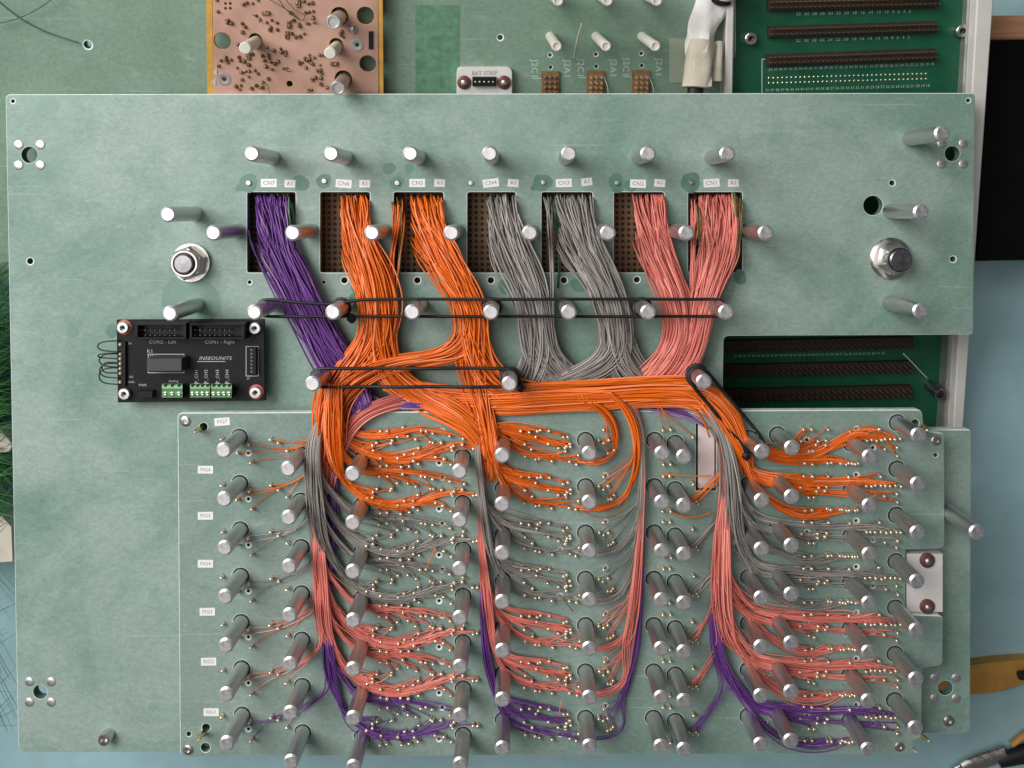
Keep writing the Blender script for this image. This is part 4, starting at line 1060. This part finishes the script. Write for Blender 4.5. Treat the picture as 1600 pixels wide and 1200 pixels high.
g = [(boxr(u - 6, v - 3, u + 6, v + 3, CF, 0.05, 3.5, 0.6)) for u, v in [(415, 21), (522, 100)]] + [boxr(u - 3, v - 6, u + 3, v + 6, CF, 0.05, 3.5, 0.6) for u, v in [(451, 39), (448, 55), (388, 88), (466, 6)]]
for q in g: emit('chip_resistor', q, 'burnt_solder', cp)
emit('slotted_header', boxr(576, 49, 583, 77, CF, 0.05, 2, 0.4), 'black_plastic', cp)
for u, v in [(558, 70), (350.5, 123.5)]:
    s = emit('eyelet', lathe(CF.w(u, v), [(10.5, 0.05), (10, 0.9), (6, 1.1), (3.8, 0.6)], 22, axis=CF.n), 'grey_metal', cp, True)
    emit('eyelet_hole', lathe(CF.w(u, v), [(3.4, 0.65), (0.01, 0.75)], 14, axis=CF.n, caps=False), 'dark_hole', s)
emit('round_screw', lathe(CF.w(551.5, 45.5), [(7.6, 0.1), (7, 3), (4.5, 5.6), (1.5, 6.6)], 18, axis=CF.n), 'steel', cp, True)
for u, v, L, m_, r in [(399, 66, 88, 'ivory_plastic', 9), (525.5, 74, 86, 'ivory_plastic', 9), (530.5, 27, 88, 'aluminium', 10.8), (537, 126, 88, 'aluminium', 11)]:
    a = REAR.w(u, v, 0.2 + 0)
    a = CF.w(u, v) - CF.n * (CBZ - 0.3)
    emit('standoff', lathe(a, [(r, 0), (r, L - 1), (r - 1, L), (r - 3.2, L), (r - 4, L - 2), (0.01, L - 2)] if m_ == 'aluminium' else [(r, 0), (r, L - 1.5), (r - 1.5, L), (0.01, L)], 20, axis=CF.n, caps=False), m_, cp, True)
for u, v in [(337, 113), (335, 128)]:
    V = np.array([CF.w(u - 5, v, 0.8), CF.w(u + 2, v - 6, 0.8), CF.w(u + 2, v + 6, 0.8), CF.w(u - 5, v, -1), CF.w(u + 2, v - 6, -1), CF.w(u + 2, v + 6, -1)])
    emit('white_arrow', fixn(V, [(0, 1, 2), (3, 4, 5), (0, 1, 4, 3), (1, 2, 5, 4), (2, 0, 3, 5)]), 'white_ink', cp)
# thin jumper wires over the copper board
for pts in ([(408, -8, 20), (440, 10, 18), (462, 24, 10), (468, 32, 3)], [(430, -10, 22), (445, 14, 16), (466, 30, 4)], [(440, -8, 14), (462, 18, 10), (480, 24, 8), (472, 32, 3)], [(405, 140, 3), (414, 128, 12), (420, 134, 12), (421, 147, 8)]):
    V, F = tube(smooth_path([CF.w(*q) for q in pts], 4, 4), 0.75, 6)
    emit('jumper_wire', (V, F, None, np.full(len(V), 1.0)), 'wire_olive', cp, True)
loose('loose_wire', 'thin dark wire running to the drilled hole at the top left', [(-14, -8, 30), (4, 8, 26), (32, 30, 20), (70, 50, 12), (123, 67, 6)], 'wire_dark', 0.8)
loose('loose_wire', 'thin dark wire crossing another in the top left corner', [(-10, 38, 24), (12, 34, 24), (36, 26, 26), (60, 14, 30), (85, -4, 36)], 'wire_dark', 0.8)

# ================================================================== BACKPLANE (dark green board), rails
GB = Frame(P(1320, 147, -75), math.radians(13))
gb = thing('backplane_board', 'dark green circuit board with long pin headers at the top right', 'circuit board', GB.w(1320, 700, -8))
emit('circuit_board', plate(GB, uvl(GB, [(1149, -60), (1514, -60), (1474, 705), (1100, 705)]), [], 8, 0.4), ['green_pcb', 'green_pcb'], gb)
def hline(u0, v0, u1, v1, npin, full, dim=False):
    du, dv = u1 - u0, v1 - v0
    def at(t, w): return (u0 + du * t - dv / abs(du) * w * 0, v0 + dv * t + w)
    if full:
        h = emit('pin_header', boxq([at(0, 9), at(1, 9), at(1, -9), at(0, -9)], GB, 0.1, 9, 0.5), 'header_brown', gb)
    g = []
    for i in range(npin):
        for w in (-4, 4):
            u, v = at((i + 0.5) / npin, w)
            g.append(lathe(GB.w(u, v, 9 if full else 0), [(1.8, 0.05), (1.6, 1.2 if not full else 11), (0.7, 1.6 if not full else 13)], 6, axis=GB.n))
    emit('header_pins' if full else 'solder_pads', join(g), 'header_pin' if full else 'solder', h if full else gb, kind='stuff')
    return h if full else gb
rows_ = [(1200, 8, 1467, 2, True), (1201, 50, 1464, 42, True), (1198, 94, 1462, 85, True), (1198, 126, 1450, 119, False), (1100, 543, 1428, 536, True), (1100, 581, 1426, 574, True), (1100, 619, 1424, 612, True), (1100, 656, 1420, 649, True)]
for i, (a, b, c, d, f) in enumerate(rows_):
    hline(a, b, c, d, 36, f)
    body = '  '.join(str(x) for x in range(32, 0, -2)) if i < 2 else ' '.join(str(x) for x in range(50, 17, -1))
    if i < 5:
        text(body, (a + c) / 2, (b + d) / 2 + 15, 6.2, GB, 0.2, 'white_ink', gb, rot=math.atan2(b - d, c - a), sx=0.98 if i >= 2 else 1.25)
g = [boxr(1190, 92, 1191.2, 150, GB, 0.05, 0.25), boxr(1191.2, 92, 1196, 93.2, GB, 0.05, 0.25)]
emit('outline', join([(a, b, None) for a, b in g]), 'pale_ink', gb)
for u, v in [(1170, 60), (1497, 48)]:
    p = GB.w(u, v)
    s = emit('hex_standoff', lathe(p, [(10, 0.1), (10, 14), (8.5, 15), (5, 15), (4.4, 8), (0.01, 8)], 12, axis=GB.n, caps=False), 'steel', gb)
    emit('screw_hole', lathe(p, [(4.2, 8.2), (0.01, 8.4)], 10, axis=GB.n, caps=False), 'black_plastic', s)
p = GB.w(1453, 602)
s = emit('hollow_standoff', lathe(p, [(10.5, 0.1), (10.5, 36), (9.8, 37.5), (6.8, 37.5), (6.4, 20), (0.01, 20)], 18, axis=GB.n, caps=False), 'dark_steel', gb, True)
loose('loose_wire', 'thin pale wire lying across the shaded green board in the notch', [(1411, 552, -115), (1425, 566, -118), (1438, 580, -124), (1450, 592, -132)], 'wire_pale', 0.9)
RLF = Frame(P(1520, 147, -38), math.radians(12))
rl = thing('side_rail', 'white painted rail along the right side of the dark green board', 'rail', P(1510, 690, ZTAB))
emit('web', boxq([(1488, 700), (1503, 700), (1557, -60), (1530, -60)], RLF, -62, 0, 2), 'white_paint', rl)
emit('flange', boxq([(1473, 700), (1487, 700), (1528, -60), (1516, -60)], RLF, -62, -20, 2), 'grey_metal', rl)
lr = thing('side_rail', 'white strip along the left edge of the dark green board', 'rail', P(1140, 300, -100))
emit('web', boxq([(1128, 300), (1142, 300), (1149, -60), (1137, -60)], Frame(P(1140, 147, -50), math.radians(18)), -60, 0, 2), 'white_paint', lr)

# ================================================================== WRAPPED CABLE and tape
wc = thing('wrapped_cable', 'cable wrapped in white cloth and masking tape beside the dark green board', 'cable', P(1095, 147, -60))
def loft(path, hw, ht, fr_n=14, wr=1.5, seed=1):
    r_ = random.Random(seed); p = smooth_path(path, 5, 6); n = len(p); V, F = [], []
    s = np.linspace(0, 1, n); HW = np.interp(s, np.linspace(0, 1, len(hw)), hw); HT = np.interp(s, np.linspace(0, 1, len(ht)), ht)
    t = np.gradient(p, axis=0); ph = [r_.uniform(0, 6) for _ in range(6)]
    for i in range(n):
        d = t[i] / np.linalg.norm(t[i]); e = np.cross(d, (0, 0, 1)); e /= np.linalg.norm(e); f = np.cross(e, d)
        for k in range(fr_n):
            a = 2 * math.pi * k / fr_n
            w = 1 + wr * 0.06 * (math.sin(3 * a + i * 0.30 + ph[0]) + 0.7 * math.sin(5 * a - i * 0.22 + ph[1]) + 0.5 * math.sin(2 * a + i * 0.55 + ph[2]))
            V.append(p[i] + e * HW[i] * math.cos(a) * w + f * HT[i] * math.sin(a) * w)
    for i in range(n - 1):
        for k in range(fr_n):
            F.append((i * fr_n + k, i * fr_n + (k + 1) % fr_n, (i + 1) * fr_n + (k + 1) % fr_n, (i + 1) * fr_n + k))
    F += [tuple(range(fr_n)), tuple((n - 1) * fr_n + k for k in range(fr_n))[::-1]]
    return np.array(V), [f[::-1] for f in F]
zc = -20
emit('cloth_sleeve', loft([P(1128, -50, zc + 10), P(1112, 0, zc + 4), P(1098, 40, zc), P(1092, 80, zc), P(1090, 136, zc)], [26, 25, 21, 19, 19], [18, 16, 14, 14, 14], 22, 2.2, 3), 'cloth_white', wc, True)
emit('masking_tape', loft([P(1096, 64, zc + 1), P(1091, 100, zc + 1), P(1088, 137, zc + 1)], [21.5, 21.5, 21], [16, 16, 15.5], 28, 0.9, 5), 'masking_tape', wc, True)
emit('masking_tape', loft([P(1122, 66, zc - 14), P(1121, 100, zc - 14), P(1120, 128, zc - 14)], [9, 9, 9], [12, 12, 11], 16, 0.6, 8), 'masking_tape', wc, True)
emit('cable_core', loft([P(1088, 120, zc - 2), P(1086, 150, zc - 6), P(1084, 190, zc - 14)], [13, 13, 13], [10, 10, 9], 14, 0.3, 6), 'black_rubber', wc, True)
emit('cloth_fold', loft([P(1112, -30, zc + 22), P(1128, -4, zc + 24), P(1150, -10, zc + 24), P(1175, -24, zc + 24)], [10, 11, 9, 7], [9, 9, 8, 6], 16, 1.6, 4), 'cloth_white', wc, True)
emit('cable_tie', loft([P(1108, -12, zc + 18), P(1122, 6, zc + 20), P(1140, 4, zc + 16)], [7, 6, 5], [5, 5, 4], 10, 1.0, 9), 'black_rubber', wc, True)
emit('tape_strip', boxr(1046, 60, 1080, 129, REAR, 0.3, 0.9), 'thin_tape', None, label='flat translucent tape strip stuck left of the wrapped cable', cat='tape')

# ================================================================== THINGS ON THE TABLE
emit('black_panel', boxq([(1528, 408), (1760, 404), (1760, 61), (1545, 62)], flat(-110), ZTAB + 110.2, 0, 2), 'black_panel', None, label='matte black slab lying on the table at the right edge', cat='panel')
emit('wooden_strip', boxq([(1540, 61), (1760, 60), (1760, 22), (1544, 24)], flat(-100), ZTAB + 100.2, 0, 3), 'wood', None, label='brown wooden strip above the black slab at the right edge', cat='wood strip')
# tools
tl = thing('hand_tool', 'tool with an orange handle poking out from under the plate at the lower right', 'tool', P(1540, 1070, ZTAB))
def ribbon_solid(top, bot, fr, h0, h1, b=2.0):
    pts = uvl(fr, top + bot[::-1]); return pts
hf = flat(ZTAB + 26)
ho = uvl(hf, [(1440, 1052), (1480, 1046), (1515, 1042), (1560, 1036), (1620, 1032), (1680, 1034), (1680, 1066), (1620, 1068), (1596, 1072), (1575, 1080), (1540, 1086), (1515, 1087), (1470, 1092), (1440, 1096)])
emit('handle', plate(hf, rounded(ho, 6, 3), [], 25.8, 4), ['tool_orange', 'tool_orange'], tl)
emit('grip_end', loft([P(1592, 1056, ZTAB + 34), P(1625, 1052, ZTAB + 34), P(1690, 1050, ZTAB + 34)], [7, 11, 12], [8, 10, 10], 14, 0.2, 12), 'black_rubber', tl, True)
t2_ = thing('hand_tool', 'steel tool with a black grip and orange inlay in the lower right corner', 'tool', P(1550, 1190, ZTAB))
emit('shank', loft([P(1490, 1212, ZTAB + 12), P(1515, 1196, ZTAB + 12), P(1570, 1176, ZTAB + 14)], [14, 15, 14], [6, 7, 8], 12, 0.1, 13), 'steel', t2_, True)
emit('grip', loft([P(1560, 1190, ZTAB + 14), P(1572, 1186, ZTAB + 15), P(1610, 1176, ZTAB + 16), P(1680, 1150, ZTAB + 16)], [12, 17, 18, 19], [9, 13, 14, 14], 18, 0.2, 14), 'black_rubber', t2_, True)
emit('orange_inlay', loft([P(1580, 1164, ZTAB + 10), P(1602, 1148, ZTAB + 10), P(1650, 1122, ZTAB + 10)], [5, 8, 9], [6, 8, 8], 12, 0.1, 15), 'tool_orange', t2_, True)
emit('rivet', lathe(P(1499, 1197, ZTAB + 16), [(4, 0), (4, 2.5), (2, 4)], 12), 'steel', t2_, True)
# cardboard pieces and the grassy plant at the left edge
emit('card_box', boxq([(-90, 720), (14, 706), (20, 696), (-2, 668)], flat(-100), ZTAB + 100.2, 0, 1), 'cream_card', None, label='cream card corner among the leaves at the left edge, upper of two', cat='card')
emit('card_box', boxq([(-90, 884), (20, 878), (18, 824), (2, 806)], flat(-100), ZTAB + 100.2, 0, 1), 'cream_card', None, label='larger cream card block at the left edge, lower of two', cat='card')
pl = thing('grass_plant', 'plant with long thin green leaves at the left edge', 'plant', P(-120, 640, ZTAB))
gr = random.Random(3)
def blade(p0, p1, up, w):
    p0, p1 = np.array(p0), np.array(p1); mid = 0.5 * (p0 + p1) + np.array([gr.uniform(-14, 14), gr.uniform(-14, 14), up])
    pts = [(1 - s) ** 2 * p0 + 2 * s * (1 - s) * mid + s * s * p1 for s in np.linspace(0, 1, 9)]
    V, F = [], []
    for i, q in enumerate(pts):
        t = pts[min(8, i + 1)] - pts[max(0, i - 1)]; e = np.cross(t, (0, 0, 1)); e /= max(1e-6, np.linalg.norm(e)); ww = w * (1 - (i / 8.0) ** 2 * 0.9)
        V += [q - e * ww, q + np.array([0, 0, -0.3 * w]), q + e * ww]
    for i in range(8):
        F += [(3 * i, 3 * i + 1, 3 * i + 4, 3 * i + 3), (3 * i + 1, 3 * i + 2, 3 * i + 5, 3 * i + 4)]
    return np.array(V), F
g = []
root = P(-150, 640, ZTAB + 5)
for i in range(760):
    v = gr.uniform(400, 820) if i < 700 else gr.uniform(880, 1150)
    u = gr.uniform(-10, 40)
    if gr.random() < 0.55: src = P(-120 + gr.uniform(-40, 40), v + gr.uniform(20, 160) * gr.choice((1, 1, -0.4)), ZTAB + gr.uniform(0, 60))
    else: src = root + np.array([gr.uniform(-30, 30), gr.uniform(-60, 60), 0])
    q = blade(src, P(u, v, gr.uniform(-150, -50)), gr.uniform(20, 70), gr.uniform(0.9, 2.6) if i < 700 else gr.uniform(0.8, 1.6)); g.append((q[0], q[1], None))
emit('leaves', join(g), 'leaf', pl, kind='stuff')
emit('root_clump', lathe(root + np.array([0, 0, -5]), [(60, 0.2), (66, 20), (50, 34), (20, 40)], 16), 'leaf', pl, True)

flush_texts()
scene.render.resolution_x = 1024; scene.render.resolution_y = 768
